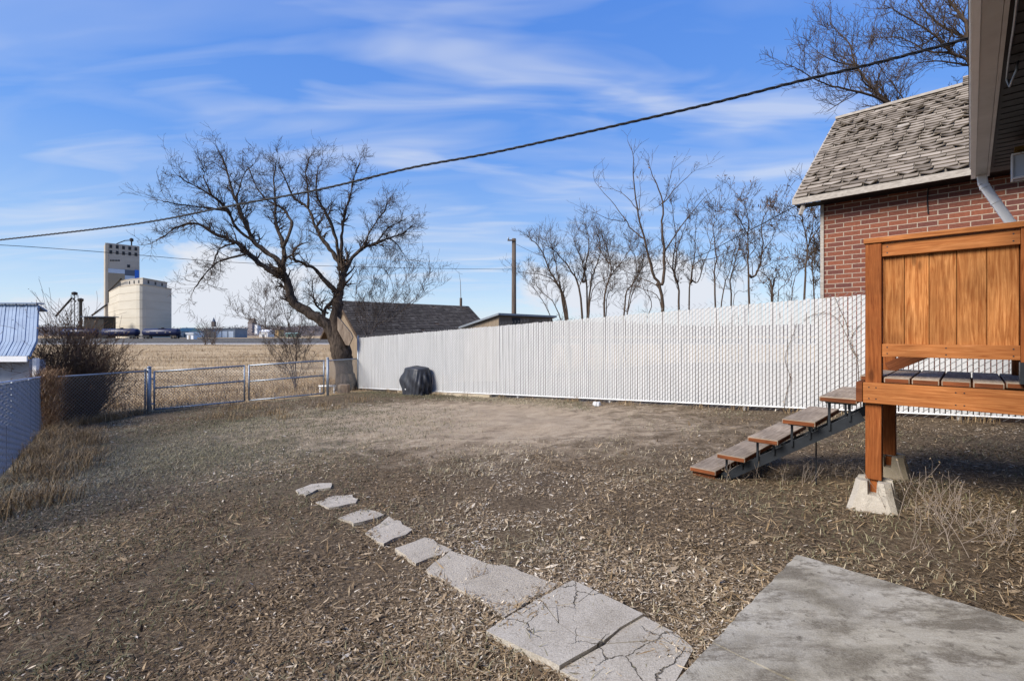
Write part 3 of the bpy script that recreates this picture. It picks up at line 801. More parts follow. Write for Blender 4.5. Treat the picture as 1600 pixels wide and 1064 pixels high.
T = [
 # left limb and forks
 ([(530, 540), (514, 513), (500, 500), (472, 483), (456, 469), (450, 444), (441, 425)], .27, .16, -.5, 4, .5),
 ([(441, 427), (431, 428), (406, 412), (387, 394), (366, 378), (337, 366), (309, 350), (281, 353), (250, 372)], .13, .02, -1.8, 22, .3),
 ([(441, 427), (437, 409), (416, 394), (397, 378), (384, 350), (372, 322), (362, 294), (353, 262), (343, 240)], .13, .018, -.2, 20, .35),
 ([(397, 378), (369, 356), (356, 328), (331, 306), (303, 290), (278, 275)], .075, .014, -1.4, 15, .2),
 ([(356, 330), (325, 325), (294, 322), (255, 315)], .045, .012, -2.0, 10, .2),
 ([(441, 427), (444, 400), (440, 375), (431, 350), (430, 319), (428, 287), (431, 256)], .12, .016, .6, 16, .35),
 ([(441, 388), (456, 353), (444, 328), (416, 312), (400, 290), (388, 262)], .075, .014, 1.2, 13, .35),
 ([(384, 350), (372, 330), (372, 300), (382, 272), (398, 255)], .05, .012, .4, 12, .25),
 ([(387, 397), (350, 406), (334, 414), (316, 434), (302, 455)], .05, .012, -1.5, 9, .2),
 ([(366, 380), (342, 391), (334, 412), (330, 430)], .045, .012, -.6, 7, .3),
 ([(331, 306), (320, 280), (318, 262)], .03, .01, -1.2, 8, .1),
 # right leader and forks
 ([(528, 478), (530, 462), (534, 441), (537, 424)], .18, .155, .3, 3, .4),
 ([(537, 425), (531, 412), (519, 394), (503, 372), (491, 350), (481, 325), (459, 309), (446, 280), (436, 258)], .12, .016, 1.0, 18, .35),
 ([(481, 326), (481, 294), (478, 269), (485, 244)], .06, .012, 1.6, 14, .15),
 ([(531, 412), (525, 375), (512, 337), (500, 316), (494, 294), (497, 262)], .09, .014, -.6, 16, .3),
 ([(533, 408), (534, 369), (537, 341), (547, 306), (553, 278), (562, 255)], .09, .014, .2, 16, .3),
 ([(537, 425), (541, 419), (550, 403), (569, 387), (587, 381), (609, 372), (628, 366), (645, 352)], .125, .014, .8, 16, .4),
 ([(569, 388), (581, 356), (600, 331), (606, 314)], .055, .012, -.4, 12, .25),
 ([(587, 382), (606, 356), (631, 345)], .045, .012, 1.4, 8, .2),
 ([(609, 373), (622, 385), (632, 400)], .03, .008, .9, 5, .2),
 ([(524, 455), (506, 437), (494, 422), (475, 412), (459, 403), (462, 387), (481, 378)], .12, .014, -1.2, 12, .45),
 ([(512, 490), (496, 480), (490, 462), (488, 440)], .06, .012, -.8, 8, .3),
 ([(506, 500), (508, 482), (520, 470), (524, 462)], .10, .06, .0, 6, .2),
]
dprev = {0: 0.0}
starts = {}
def nearest_d(px, py):
    best = (1e9, 0.0)
    for (x, y, d) in JN:
        e = (x - px) ** 2 + (y - py) ** 2
        if e < best[0]: best = (e, d)
    return best[1]
JN = [(530, 540, 0), (528, 478, 0), (524, 455, 0), (512, 490, 0), (506, 500, 0)]
for i, (pix, r0_, r1_, dd, nt, st) in enumerate(T):
    d0 = nearest_d(*pix[0])
    m = len(pix)
    for k, (x, y) in enumerate(pix): JN.append((x, y, d0 + (dd - d0) * (k / (m - 1)) ** 1.3))
    # two straight-depth pieces: starts where its parent limb is
    limb(b, tw, pix, TD, r0_ * (.84 if r0_ < .2 else .95), r1_ * .7, dd, int(nt * 1.7), (.32, .82), 2, st, .12, 8 if r0_ > .1 else 6, .24, (3, 6), .0036, d0)
b.v = [(x + rng.gauss(0, .011), y + rng.gauss(0, .011), z + rng.gauss(0, .011)) for x, y, z in b.v]
b.build('trunk', M['bark'], tr, True); tw.build('crown', M['twig'], tr, True)
b = MB()      # torn strip of bare wood on the trunk, facing the yard
P0 = [(527, 495), (532, 500), (548, 520), (551, 527), (545, 540), (540, 539), (527, 515)]
pf = [W(x, y, TD - .40) for x, y in P0]
cen = sum(pf, V((0, 0, 0))) / len(pf)
b.face([p + V((0, 0, 0)) for p in pf][::-1])
for i in range(len(pf)):
    j = (i + 1) % len(pf)
    b.face([pf[i], pf[j], pf[j] + V((-.05, .25, 0)), pf[i] + V((-.05, .25, 0))])
b.build('torn_wood', M['bare_wood'], tr, False, .015)
# ------------------------------------------------------------------ generic bare trees and shrubs
def bare_tree(name, label, base, D, stems, cat='tree', group=None, mat='twig', r=.05, twigs=9, tl=(.35, .9), lev=2, leaves=0, upw=.25, wob=.2, spread_d=.8, minr=.004, tm=None):
    """stems: list of (list of pixels, radius scale)"""
    r0s = r; twigs = twigs * (2.0 if D > 17 else 1.15)
    bx, by = base
    p = W(bx, by, D); z = ground(p.x, p.y)
    ybase = HY + (CAMZ - z) / p.y * FPX
    root = thing(name, V((p.x, p.y, z)), label, cat, group)
    b, tw = MB(), MB()
    tips = []
    drawn = []
    for (pix, k) in stems:
        cand = min(((pix[0][0] - x) ** 2 + (pix[0][1] - y) ** 2, x, y, d_) for x, y, d_ in drawn) if drawn else (1e9, 0, 0, 0)
        joined = cand[0] < 200 and pix[0][1] < by - 42
        dj, ddt = (cand[3] if joined else 0.0), rng.uniform(-spread_d, spread_d)
        if joined: pix = [(cand[1], cand[2])] + pix
        for (q0, q1) in zip(pix[:-1], pix[1:]):
            pass
        full = pix if joined or pix[0][1] > ybase - 12 else [(bx, ybase + 2), ((bx * 2 + pix[0][0]) / 3, (ybase * .6 + pix[0][1] * .4))] + pix
        r = r0s * .8; S = limb(b, tw, full, D, r * k, max(minr * 1.4, r * k * .14), ddt, int(twigs * k + .5), tl, lev, .2 if len(full) == len(pix) else .42, upw, 6, wob, (3, 5), minr, dj)
        mf = len(full)
        for i_, (q0, q1) in enumerate(zip(full[:-1], full[1:])):
            drawn += [(q0[0] + (q1[0] - q0[0]) * f / 6, q0[1] + (q1[1] - q0[1]) * f / 6, dj + (ddt - dj) * ((i_ + f / 6) / (mf - 1)) ** 1.3) for f in range(7)]
        tips += S[len(S) // 2:]
    b.build('trunk', M[tm or mat], root, True)
    tw.build('crown', M[mat], root, True)
    if leaves:
        n = leaves; nv = len(tw.v)
        pick = np.array([tw.v[rng.randrange(nv)] for _ in range(n)])
        quads_mesh('leaves', leafquads(pick + RG.normal(0, .03, (n, 3)), RG.uniform(.03, .075, n)), M['rust_straw'], RG.random(n) * .5, root)
    return root
BT = 'bare trees behind the white fence'
bare_tree('bare_tree', 'low spreading bare shrub tree just right of the utility pole, arching over it', (893, 490), 21, [
    ([(880, 465), (860, 425), (845, 390), (828, 372)], 1.2), ([(884, 470), (866, 440), (840, 428), (812, 426)], .8), ([(868, 478), (845, 455), (830, 430)], .6),
    ([(876, 455), (866, 400), (858, 375)], .8), ([(852, 478), (838, 455), (822, 440)], .5)], group=BT, r=.085)
bare_tree('bare_tree', 'dense fan-shaped bare tree with two close trunks, left of the tallest bare tree', (915, 490), 20, [
    ([(905, 450), (890, 420), (870, 395), (855, 385)], 1.1), ([(918, 455), (912, 420), (905, 395), (895, 370)], 1.0), ([(922, 450), (930, 420), (938, 395), (935, 365)], 1.0),
    ([(910, 440), (918, 400), (920, 370), (915, 358)], .9), ([(925, 455), (950, 435), (975, 420)], .6)], group=BT, r=.075, twigs=10)
bare_tree('bare_tree', 'medium bare tree with one curved dark trunk in front of the tallest bare tree', (944, 490), 19, [
    ([(945, 460), (955, 425), (950, 395), (944, 375)], 1.1), ([(954, 430), (975, 405), (992, 378)], .7), ([(948, 470), (952, 455), (958, 455)], .6), ([(950, 410), (938, 390), (930, 365)], .7)], group=BT, r=.07, twigs=10)
bare_tree('bare_tree', 'thin leaning bare tree with low open branches close left of the tallest one', (970, 488), 19, [
    ([(978, 462), (992, 440), (1000, 415), (1010, 390)], 1.0), ([(985, 455), (994, 430), (992, 400), (985, 380)], .7), ([(984, 475), (995, 440), (1002, 420)], .8), ([(1018, 480), (1005, 450), (1000, 425)], .6)], group=BT, r=.06)
bare_tree('tall_bare_tree', 'tallest bare tree behind the white fence, two long straight leaders', (1035, 486), 16, [
    ([(1034, 462), (1020, 425), (1008, 380), (997, 335), (990, 285), (989, 242)], 1.25), ([(1036, 440), (1038, 395), (1034, 355), (1036, 315), (1022, 280), (1015, 262)], 1.1),
    ([(1004, 372), (985, 355), (960, 322), (930, 285)], .6), ([(974, 346), (950, 342), (930, 333)], .35), ([(1038, 395), (1060, 360), (1090, 320), (1115, 297)], .6), ([(1036, 318), (1060, 290), (1084, 268)], .5),
    ([(1036, 320), (1045, 290), (1050, 268)], .4), ([(1032, 455), (1000, 435), (960, 415)], .55), ([(1032, 470), (1000, 450), (965, 443)], .5), ([(994, 325), (975, 305), (958, 295)], .35), ([(997, 335), (1000, 310), (1000, 285)], .35)], group=BT, r=.075, twigs=5, tl=(.3, .8), lev=1, leaves=60)
bare_tree('bare_tree', 'forked bare tree of upright stems just right of the tallest bare tree', (1064, 484), 16, [
    ([(1060, 455), (1052, 420), (1056, 370), (1050, 320)], 1.1), ([(1058, 440), (1045, 410), (1035, 395)], .7), ([(1054, 430), (1058, 390), (1068, 360), (1075, 335)], .7)], group=BT, r=.06, twigs=8, leaves=60)
bare_tree('bare_tree', 'slim bare tree whose stem bends sharply right at mid height', (1074, 484), 16.3, [
    ([(1078, 450), (1086, 412), (1120, 402), (1150, 390)], .9), ([(1080, 440), (1086, 390), (1088, 340)], .9), ([(1090, 440), (1105, 400), (1118, 360)], .7)], group=BT, r=.055, twigs=8, leaves=40)
bare_tree('bare_tree', 'bare tree with a V of two wavy stems, right of the bent stem tree', (1121, 480), 15, [
    ([(1116, 440), (1119, 395), (1114, 355), (1122, 340)], 1), ([(1130, 455), (1140, 425), (1150, 380)], .8), ([(1110, 380), (1105, 355)], .4)], group=BT, r=.05, twigs=6, leaves=30)
bare_tree('bare_tree', 'small thin bare tree between the wavy V tree and the leafy tree', (1141, 478), 15, [
    ([(1142, 440), (1150, 405), (1156, 380), (1158, 355)], 1), ([(1148, 420), (1138, 400)], .5), ([(1148, 462), (1165, 455)], .5)], group=BT, r=.045, twigs=7, leaves=50)
bare_tree('bare_tree', 'upright bare tree keeping a few brown leaves in its top', (1172, 476), 14, [
    ([(1170, 430), (1168, 385), (1170, 345), (1160, 318)], 1.1), ([(1180, 430), (1192, 390), (1190, 350), (1205, 318)], 1.0), ([(1168, 365), (1150, 335), (1144, 325)], .5), ([(1188, 400), (1205, 375), (1215, 350)], .5), ([(1185, 425), (1208, 408)], .4)], group=BT, r=.05, twigs=8, leaves=260)
bare_tree('bare_tree', 'stubby lopped bare tree with knobbly top beside the leafy one', (1205, 474), 14, [
    ([(1206, 450), (1200, 435), (1195, 428)], 1.2), ([(1208, 450), (1213, 430), (1212, 420)], 1.1), ([(1204, 455), (1190, 442)], .6)], group=BT, r=.055, twigs=9, tl=(.15, .3), lev=1, leaves=40)
bare_tree('bare_tree', 'low bare sapling with slanting stems left of the brick house', (1236, 472), 13, [
    ([(1238, 450), (1248, 425)], 1.0), ([(1215, 462), (1232, 440), (1240, 415)], .8)], group=BT, r=.03, twigs=5, leaves=20)
bare_tree('bare_tree', 'bare tree closest to the brick house wall, stems fanning upward', (1263, 468), 12, [
    ([(1257, 430), (1262, 390), (1252, 345), (1232, 338)], 1.1), ([(1262, 390), (1270, 350), (1272, 330)], .7), ([(1262, 385), (1280, 355), (1288, 340)], .5), ([(1255, 345), (1255, 325)], .5)], group=BT, r=.045, twigs=8, leaves=110)
bare_tree('bare_tree', 'curving bare bush with tufted twigs touching the brick house corner', (1278, 466), 11.5, [
    ([(1270, 430), (1272, 400), (1280, 385)], 1.0), ([(1284, 430), (1288, 405), (1275, 385)], 1.0), ([(1283, 440), (1290, 420)], .7)], group=BT, r=.035, twigs=12, tl=(.2, .5))
# tree behind the brick house
bare_tree('large_bare_tree', 'large bare tree rising behind the shingled roof of the brick house', (1470, 200), 20, [
    ([(1462, 260), (1430, 205), (1392, 163), (1366, 141), (1337, 102), (1328, 73), (1305, 45)], 1.0), ([(1430, 205), (1392, 165), (1353, 147), (1309, 137), (1280, 128), (1241, 105)], .8),
    ([(1450, 205), (1414, 157), (1392, 128), (1372, 102)], .5), ([(1510, 180), (1516, 102), (1487, 83), (1462, 57), (1424, 32), (1392, 13)], .9), ([(1516, 103), (1472, 96), (1436, 99), (1408, 112)], .5),
    ([(1520, 150), (1512, 48), (1497, 19), (1478, -5), (1465, -40)], 1.0), ([(1510, 60), (1470, 40), (1440, 10), (1420, -25)], .7), ([(1462, 57), (1430, 75), (1395, 70)], .45), ([(1337, 102), (1300, 95), (1270, 75)], .5), ([(1366, 141), (1345, 120), (1355, 80)], .4), ([(1487, 83), (1450, 80), (1410, 60), (1372, 60)], .5)],
    r=.16, twigs=15, tl=(.6, 1.5), lev=2, minr=.006, spread_d=1.6)
# shrub past the gate, and pale stemmed shrub behind the fence end
bare_tree('slender_shrub', 'slender bare shrub with a dozen thin stems beyond the chain link gate', (462, 608), 18, [
    ([(455, 575), (445, 540), (430, 505), (408, 478)], 1), ([(458, 570), (450, 520), (455, 480), (462, 460)], .8), ([(462, 570), (462, 540), (450, 505), (440, 470), (430, 445)], 1.1), ([(463, 560), (464, 530), (472, 500), (480, 478)], .8),
    ([(452, 580), (435, 555), (415, 530), (395, 505)], .8), ([(448, 540), (420, 515), (390, 500), (372, 492)], .8), ([(470, 580), (476, 555), (484, 535)], .6), ([(455, 590), (440, 570), (425, 555)], .6), ([(415, 510), (414, 485), (416, 465)], .6)],
    cat='shrub', r=.035, twigs=9, tl=(.4, .9), mat='twig_grey', spread_d=.6)
bare_tree('pale_shrub', 'pale stemmed bare shrub in front of the old shingled shed, behind the white fence', (580, 560), 18.5, [
    ([(578, 525), (590, 495), (600, 465), (606, 430), (612, 405)], 1.1), ([(576, 525), (574, 490), (580, 455), (590, 425)], .9), ([(584, 520), (610, 500), (640, 478), (680, 450)], .9), ([(582, 520), (604, 480), (625, 450), (640, 430)], 1.0),
    ([(572, 525), (560, 490), (556, 460), (562, 425)], .8), ([(586, 510), (620, 490), (650, 465), (665, 435)], .7)], cat='shrub', r=.04, twigs=10, tl=(.4, 1.0), mat='twig_grey', tm='pale_twig', spread_d=.5)
# dense dark bush by the side fence
bb = G(112, 655)
bu = thing('dense_bush', bb, 'dense dark bare bush full of seed heads beside the blue roofed shed', 'bush')
b, tw = MB(), MB()
rng = random.Random(21)
for k in range(80):
    a = rng.uniform(0, 6.28); q = bb + V((math.cos(a) * rng.uniform(0, .6), math.sin(a) * rng.uniform(0, .4), 0)); q.z = ground(q.x, q.y) - .05
    lean = rng.uniform(.0, .62)
    d = V((max(-.42, math.cos(a) * lean), math.sin(a) * lean * .8 + .12, 1))
    sprout(tw, q, d, rng.uniform(.62, 1) * (2.2 - .7 * sstep(-.3, .5, d.x)), rng.uniform(.012, .024), 2, .12, .15, (5, 7), .42, .0042)
tw.build('stems', M['bush_twig'], bu, True)
n = 5000; pk = np.array([tw.v[rng.randrange(len(tw.v))] for _ in range(n * 2)])
pk = pk[pk[:, 2] > bb.z + .3][:n]
quads_mesh('seed_heads', leafquads(pk + RG.normal(0, .03, pk.shape), RG.uniform(.018, .05, len(pk))), M['rust_straw'], RG.random(len(pk)) ** 1.6 * .75, bu)
# rusty dead creeper on the corner of the side fence
cr = thing('dead_creeper', F0 + LD * .9, 'tangle of rusty brown dead creeper on the end of the left slat fence', 'creeper')
n = 5200
t = RG.uniform(0, 1, n) ** .8; aa = RG.uniform(.35, 2.4, n)
cx = F0.x + LD.x * aa + RG.normal(0, .13, n) + .08; cy = F0.y + LD.y * aa + RG.normal(0, .1, n)
hgt = 1.28 * t + RG.normal(0, .03, n)
hgt = np.where(aa < .7, np.minimum(hgt, 1.28), hgt * np.clip(1.35 - .4 * (aa - .7), .4, 1))
Pq = blades(cx, cy, gz(cx, cy) + np.maximum(hgt, .02), RG.uniform(.08, .3, n), RG.uniform(.004, .010, n), RG.uniform(.7, 1.7, n))
quads_mesh('tangle', Pq, M['rust_straw'], np.tile(RG.random(n), 2), cr)
# ------------------------------------------------------------------ old shingled shed behind the fence
def shingled(name, a, b_, c, d, mat, parent, row=.13, wid=(.09, .2), lift=.02, curl=.0, thick=.012):
    """rows of single shingles over the roof plane a(eave start) b_(eave end) c(ridge end) d(ridge start)"""
    a, b_, c, d = V(a), V(b_), V(c), V(d)
    up_ = (d - a); Ls = up_.length; up_n = up_.normalized()
    nrm = (b_ - a).cross(up_).normalized(); nrm = nrm if nrm.z > 0 else -nrm
    rows = int(Ls / row)
    F, rn = [], []
    for k in range(rows):
        f0 = k / rows; 
        A, B = a.lerp(d, f0), b_.lerp(c, f0)
        Lr = (B - A).length; ex = (B - A).normalized()
        x = -rng.uniform(0, .1)
        tone = rng.uniform(-.08, .08)
        while x < Lr:
            wd_ = rng.uniform(*wid)
            x0, x1 = max(0, x), min(Lr, x + wd_ - rng.uniform(.003, .012)); x += wd_
            if x1 - x0 < .02: continue
            if rng.random() < .008: continue
            cu = curl * rng.random() ** 2.5
            l0, l1, lm = lift * rng.uniform(.6, 1.2) + cu * rng.uniform(.4, 1), lift * rng.uniform(.6, 1.2) + cu * rng.uniform(.4, 1), lift * rng.uniform(.5, .9)
            dn = rng.uniform(-.006, .006); xm = (x0 + x1) / 2
            r_ = min(1, max(0, rng.gauss(.5, .13) + tone))
            top = lambda xx: A + ex * xx + up_n * row * 1.2 + nrm * .004
            for (xa, xb, la, lb) in ((x0, xm, l0, lm), (xm, x1, lm, l1)):
                P0 = A + ex * xa - up_n * (.012 + dn) + nrm * (la + thick); P1 = A + ex * xb - up_n * (.012 + dn) + nrm * (lb + thick)
                Ma, Mb = A + ex * xa + up_n * row * .3 + nrm * (lift * .8 + thick), A + ex * xb + up_n * row * .3 + nrm * (lift * .8 + thick)
                P2, P3 = top(xb), top(xa)
                F.append([P0, P1, Mb, Ma]); rn.append(r_)
                F.append([Ma, Mb, P2, P3]); rn.append(r_)
                F.append([P0 - nrm * thick, P1 - nrm * thick, P1, P0]); rn.append(r_ * .55)
            for (xa, la) in ((x0, l0), (x1, l1)):
                P0 = A + ex * xa - up_n * (.012 + dn) + nrm * (la + thick)
                F.append([P0 - nrm * thick, P0, top(xa), top(xa) - nrm * .003]); rn.append(r_ * .55)
    return quads_mesh(name, np.array([[tuple(p) for p in q] for q in F]), mat, rn, parent)
rng = random.Random(8)
# ridge from (560,471) to (735,483); near eave hidden by the fence; left gable at px ~503-560
Rg0, Rg1 = W(528, 470, 22.0), W(732, 482, 26.5)
dr = (Rg1 - Rg0); dr.z = 0; dr.normalize()
sd_ = V((dr.y, -dr.x, 0)); sd_ = sd_ if sd_.y < 0 else -sd_
Rg1.z = Rg0.z
run, rise = 2.7, 1.75
Ev0, Ev1 = Rg0 + sd_ * run - Zu * rise, Rg1 + sd_ * run - Zu * rise
Eb0, Eb1 = Rg0 - sd_ * run - Zu * rise, Rg1 - sd_ * run - Zu * rise
os_ = thing('old_shed', V((Rg0.x, Rg0.y, ground(Rg0.x, Rg0.y))), 'old weathered shed with dark mossy shingle roof behind the big bare tree', 'shed')
b = MB()
for (p, q, r_, s) in ((Ev0, Ev1, Rg1, Rg0), (Eb1, Eb0, Rg0, Rg1)):
    b.face([p, q, r_, s]); dn_ = V((0, 0, -.08)); b.face([s + dn_, r_ + dn_, q + dn_, p + dn_])
    for (u, v) in ((p, q), (q, r_), (s, p)): b.face([u + dn_, v + dn_, v, u])
rf = b.build('roof', M['twig'], os_)
shingled('shingles', Ev0, Ev1, Rg1, Rg0, M['shingle_dark'], rf, .15, (.12, .28), .018)
M['old_board'] = simple('weathered_tan_boards', (.27, .215, .155), (.17, .13, .092), 6, .9, 0, .3, .1, stretch=(3, 3, .2))
b = MB()
g0 = ground(Rg0.x, Rg0.y) - .1
i0, i1 = Rg0 + dr * .35, Rg1 - dr * .35
def at(p, z): return V((p.x, p.y, z))
wz = Ev0.z + .12
c4 = [i0 + sd_ * (run - .3), i1 + sd_ * (run - .3), i1 - sd_ * (run - .3), i0 - sd_ * (run - .3)]
for i in range(4):
    p, q = c4[i], c4[(i + 1) % 4]
    b.face([at(p, g0), at(q, g0), at(q, wz), at(p, wz)])
for e in (i0, i1):
    b.face([at(e + sd_ * (run - .3), wz), at(e - sd_ * (run - .3), wz), at(e, Rg0.z - .12)])
b.build('wall', M['old_board'], os_)
b = MB()
for q in (Ev0, Eb0): b.beam(q - dr * .015 - Zu * .06, Rg0 - dr * .015 - Zu * .06, .03, .12)
b.build('bargeboard', M['twig'], os_)
b = MB(); cp = Rg1 - dr * .5; b.tube([cp - Zu * .2, cp + Zu * .45], .07, 8); b.tube([cp + Zu * .45, cp + Zu * .5 + V((-.03, 0, .9)), cp + Zu * 1.9 + V((-.12, 0, 0))], [.02, .012, .006], 5); b.build('vent_pipe', M['pole'], os_)
# low shed with corrugated metal roof
ml = thing('low_shed', W(800, 560, 17.5), 'low tan shed with thin metal roof showing above the white fence', 'shed')
hA, hB = W(779, 489, 16.5), W(870, 494, 19.0); hB.z = hA.z
hC, hD = hB + E1 * 2.2 - Zu * .46, hA + E1 * 2.2 - Zu * .46
ov = (hA - hB).normalized() * .0
q = [hA, hB, hC, hD]; dz_ = V((0, 0, -.07))
nf = (hB - hA).cross(hD - hA); q = q if nf.z > 0 else q[::-1]
b = MB(); b.face(q); b.face([p + dz_ for p in q][::-1])
for i in range(4): b.face([q[i] + dz_, q[(i + 1) % 4] + dz_, q[(i + 1) % 4], q[i]])
b.build('roof', M['galv'], ml)
gzv = ground(0, 17) - .2
w0_ = [hA - E1 * -.12 + (hB - hA) * .04, hB + E1 * .12 - (hB - hA) * .04, hC - E1 * .15 - (hB - hA) * .04, hD - E1 * .15 + (hB - hA) * .04]
tz_ = [hA.z - .10, hB.z - .10, hC.z - .06, hD.z - .06]
b = MB()
for i in range(4):
    j = (i + 1) % 4
    b.face([at(w0_[i], gzv), at(w0_[j], gzv), at(w0_[j], tz_[j]), at(w0_[i], tz_[i])])
b.build('wall', M['old_board'], ml)
b = MB(); m0 = w0_[0].lerp(w0_[1], .22) - E1 * .02; m1 = w0_[0].lerp(w0_[1], .36) - E1 * .02
b.face([at(m0, hA.z - .75), at(m1, hA.z - .75), at(m1, hA.z - .14), at(m0, hA.z - .14)]); b.build('opening', M['dark_open'], ml)
# ------------------------------------------------------------------ poles and wires
def utility_pole(px, ytop, D, label, arm=True):
    p = W(px, ytop, D); z = ground(p.x, p.y)
    t = thing('utility_pole', V((p.x, p.y, z)), label, 'pole', None)
    b = MB(); b.tube([V((p.x, p.y, z - .5)), V((p.x, p.y, z + 3)), p], [.15, .135, .115], 12); b.build('shaft', M['pole'], t, True)
    if arm:
        b = MB(); b.beam(p + V((-.35, -.13, -.12)), p + V((.12, -.13, -.12)), .07, .07); b.build('bracket', M['pole'], t)
        b = MB(); b.tube([p + V((-.3, -.13, -.09)), p + V((-.3, -.13, .0)), p + V((-.3, -.13, .06))], [.03, .045, .02], 8); b.build('insulator', M['galv'], t, True)
    return p
PT = utility_pole(803, 373, 26, 'tall weathered wooden utility pole rising behind the low tan shed')
PL = utility_pole(-330, 350, 14, 'wooden utility pole beyond the left fence holding the twisted cable')
def through(pix, Ds):
    return polyline([W(x, y, d) for (x, y), d in zip(pix, Ds)], 14)
c_px = [(-330, 402), (-150, 392), (0, 375), (150, 358), (250, 344), (360, 322), (500, 296), (640, 263), (760, 241), (880, 215), (1000, 188), (1120, 160), (1250, 127), (1380, 96), (1530, 56), (1600, 38)]
D0_, D1_ = 14.0, 4.6
c_D = [1 / (1 / D0_ + (1 / D1_ - 1 / D0_) * (x + 330) / 1930) for x, y in c_px]
S = through(c_px, c_D)
# resample by arc length and twist three strands
seg = [0]
for i in range(1, len(S)): seg.append(seg[-1] + (S[i] - S[i - 1]).length)
tot = seg[-1]; m = 900
st = [MB(), MB(), MB()]
pts3 = [[], [], []]; j = 0
for i in range(m):
    u = tot * i / (m - 1)
    while j < len(seg) - 2 and seg[j + 1] < u: j += 1
    f = (u - seg[j]) / max(1e-9, seg[j + 1] - seg[j]); p = S[j].lerp(S[j + 1], f)
    d = (S[j + 1] - S[j]).normalized(); N_ = d.cross(Zu).normalized(); B_ = d.cross(N_)
    for k in range(3):
        a = u * 6.28 / .42 + k * 2.094 + .5 * math.sin(u * 1.3)
        pts3[k].append(p + (N_ * math.cos(a) + B_ * math.sin(a)) * .0105)
b = MB()
for k in range(3): b.tube(pts3[k], .0078, 5)
tag(b.build('twisted_cable', M['cable'], None, True), 'thick twisted black service cable sagging across the whole sky', 'cable')
b = MB(); b.tube(through([(-330, 385), (-150, 377), (0, 383), (120, 391), (220, 399), (330, 408), (450, 414), (600, 418), (700, 420), (800, 421)], [14, 14.6, 15.5, 16.6, 17.8, 19.2, 21, 23.2, 24.8, 26]), .010, 5)
tag(b.build('thin_wire', M['cable'], None, True), 'thin black wire running from the left edge to the utility pole', 'wire')

# ------------------------------------------------------------------ neighbour's brick house
wc = W(1287, 460, 8.1)
Wc = V((wc.x, wc.y, 0))
gH = ground(Wc.x, Wc.y) - .3
EV = Wc + E1 * .36 - E2 * .33
ez = CAMZ + (HY - 311) / FPX * EV.y
def s_at(px, base, d):
    k = (px - CX) / FPX
    return (k * base.y - base.x) / (d.x - k * d.y)
sr = s_at(1308, EV, E2)
RV = EV + E2 * sr
rz = CAMZ + (HY - 188) / FPX * RV.y
sl = (rz - ez) / sr
LW = 7.5
nh = thing('brick_house', V((Wc.x, Wc.y, ground(Wc.x, Wc.y))), 'red brick house with curling grey wooden shingles behind the white fence', 'house')
b = MB()
wtop = ez - .02
depth = 2 * (sr - .33)
gab = [at(Wc, gH), at(Wc + E2 * depth, gH), at(Wc + E2 * depth, wtop), at(Wc + E2 * (sr - .33), rz - .15), at(Wc, wtop)]
b.face([at(Wc - E1 * LW, gH), at(Wc, gH), at(Wc, wtop + .1), at(Wc - E1 * LW, wtop + .1)])
b.face(gab[::-1])
b.build('wall', M['brick'], nh)
M['trim'] = simple('peeling_grey_trim', (.44, .40, .35), (.25, .22, .19), 14, .85, 0, .4, .2, stretch=(1, 1, 3))
b = MB(); q = Wc + E1 * .02 - E2 * .012; b.box((q.x, q.y, (gH + wtop) / 2), (.05, .03, wtop - gH), (E1, E2, Zu)); b.build('corner_trim', M['trim'], nh)
a_, b2 = at(EV, ez), at(EV - E1 * (LW + .3), ez)
d_, c_ = at(RV, rz), at(RV - E1 * (LW + .3), rz)
sjoin = s_at(1504, RV, -E1)
b = MB(); dn_ = V((0, 0, -.07))
def deck4(b, q):
    b.face(q); b.face([p + dn_ for p in q][::-1])
    for i in range(4): b.face([q[i] + dn_, q[(i + 1) % 4] + dn_, q[(i + 1) % 4], q[i]])
deck4(b, [a_, b2, c_, d_][::-1]); rz_b = at(RV + E2 * sr, ez); deck4(b, [d_, c_, rz_b - E1 * (LW + .3), rz_b][::-1])
rf = b.build('roof', M['trim'], nh)
rng = random.Random(3)
shingled('shingles', a_ - E2 * .02, b2 - E2 * .02, c_, d_, M['shingle'], rf, .15, (.17, .30), .016, .075, .016)
# taller part of the same roof carrying on up the slope
hp0, hp1 = d_ - E1 * sjoin, c_
ris = .62
hq0, hq1 = hp0 + E2 * ris + Zu * sl * ris, hp1 + E2 * ris + Zu * sl * ris
b = MB(); deck4(b, [hp0, hp1, hq1, hq0][::-1]); b.prism([(hp0.x, hp0.y), (hp1.x, hp1.y), (hq1.x, hq1.y), (hq0.x, hq0.y)], rz - 1.2, lambda x, y: rz + sl * ((V((x, y, 0)) - RV).dot(E2)) - .03)
b.build('upper_roof', M['trim'], nh)
shingled('shingles', hp0, hp1, hq1, hq0, M['shingle'], rf, .15, (.17, .30), .016, .05, .016)
b = MB(); b.beam(d_ + Zu * .03 + E1 * .02, d_ - E1 * sjoin + Zu * .03, .16, .05); b.build('ridge_board', M['trim'], rf)
b = MB(); p = a_ - E2 * .035 - Zu * .06; b.beam(p + E1 * .03, p - E1 * (LW + .3), .03, .10); b.build('fascia', M['trim'], nh)
b = MB(); b.beam(a_ + E1 * .02 - Zu * .05, d_ + E1 * .02 - Zu * .05, .03, .10); b.build('bargeboard', M['trim'], nh)
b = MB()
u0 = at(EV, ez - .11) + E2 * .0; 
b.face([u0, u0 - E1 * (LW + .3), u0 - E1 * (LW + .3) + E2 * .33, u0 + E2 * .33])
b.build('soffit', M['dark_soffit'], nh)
b = MB(); p = at(EV - E1 * .12 + E2 * .03, ez - .12); b.beam(p, p + V((-.05, 0, -.17)), .05, .05, V((0, 1, 0))); b.build('bracket', M['trim'], nh)
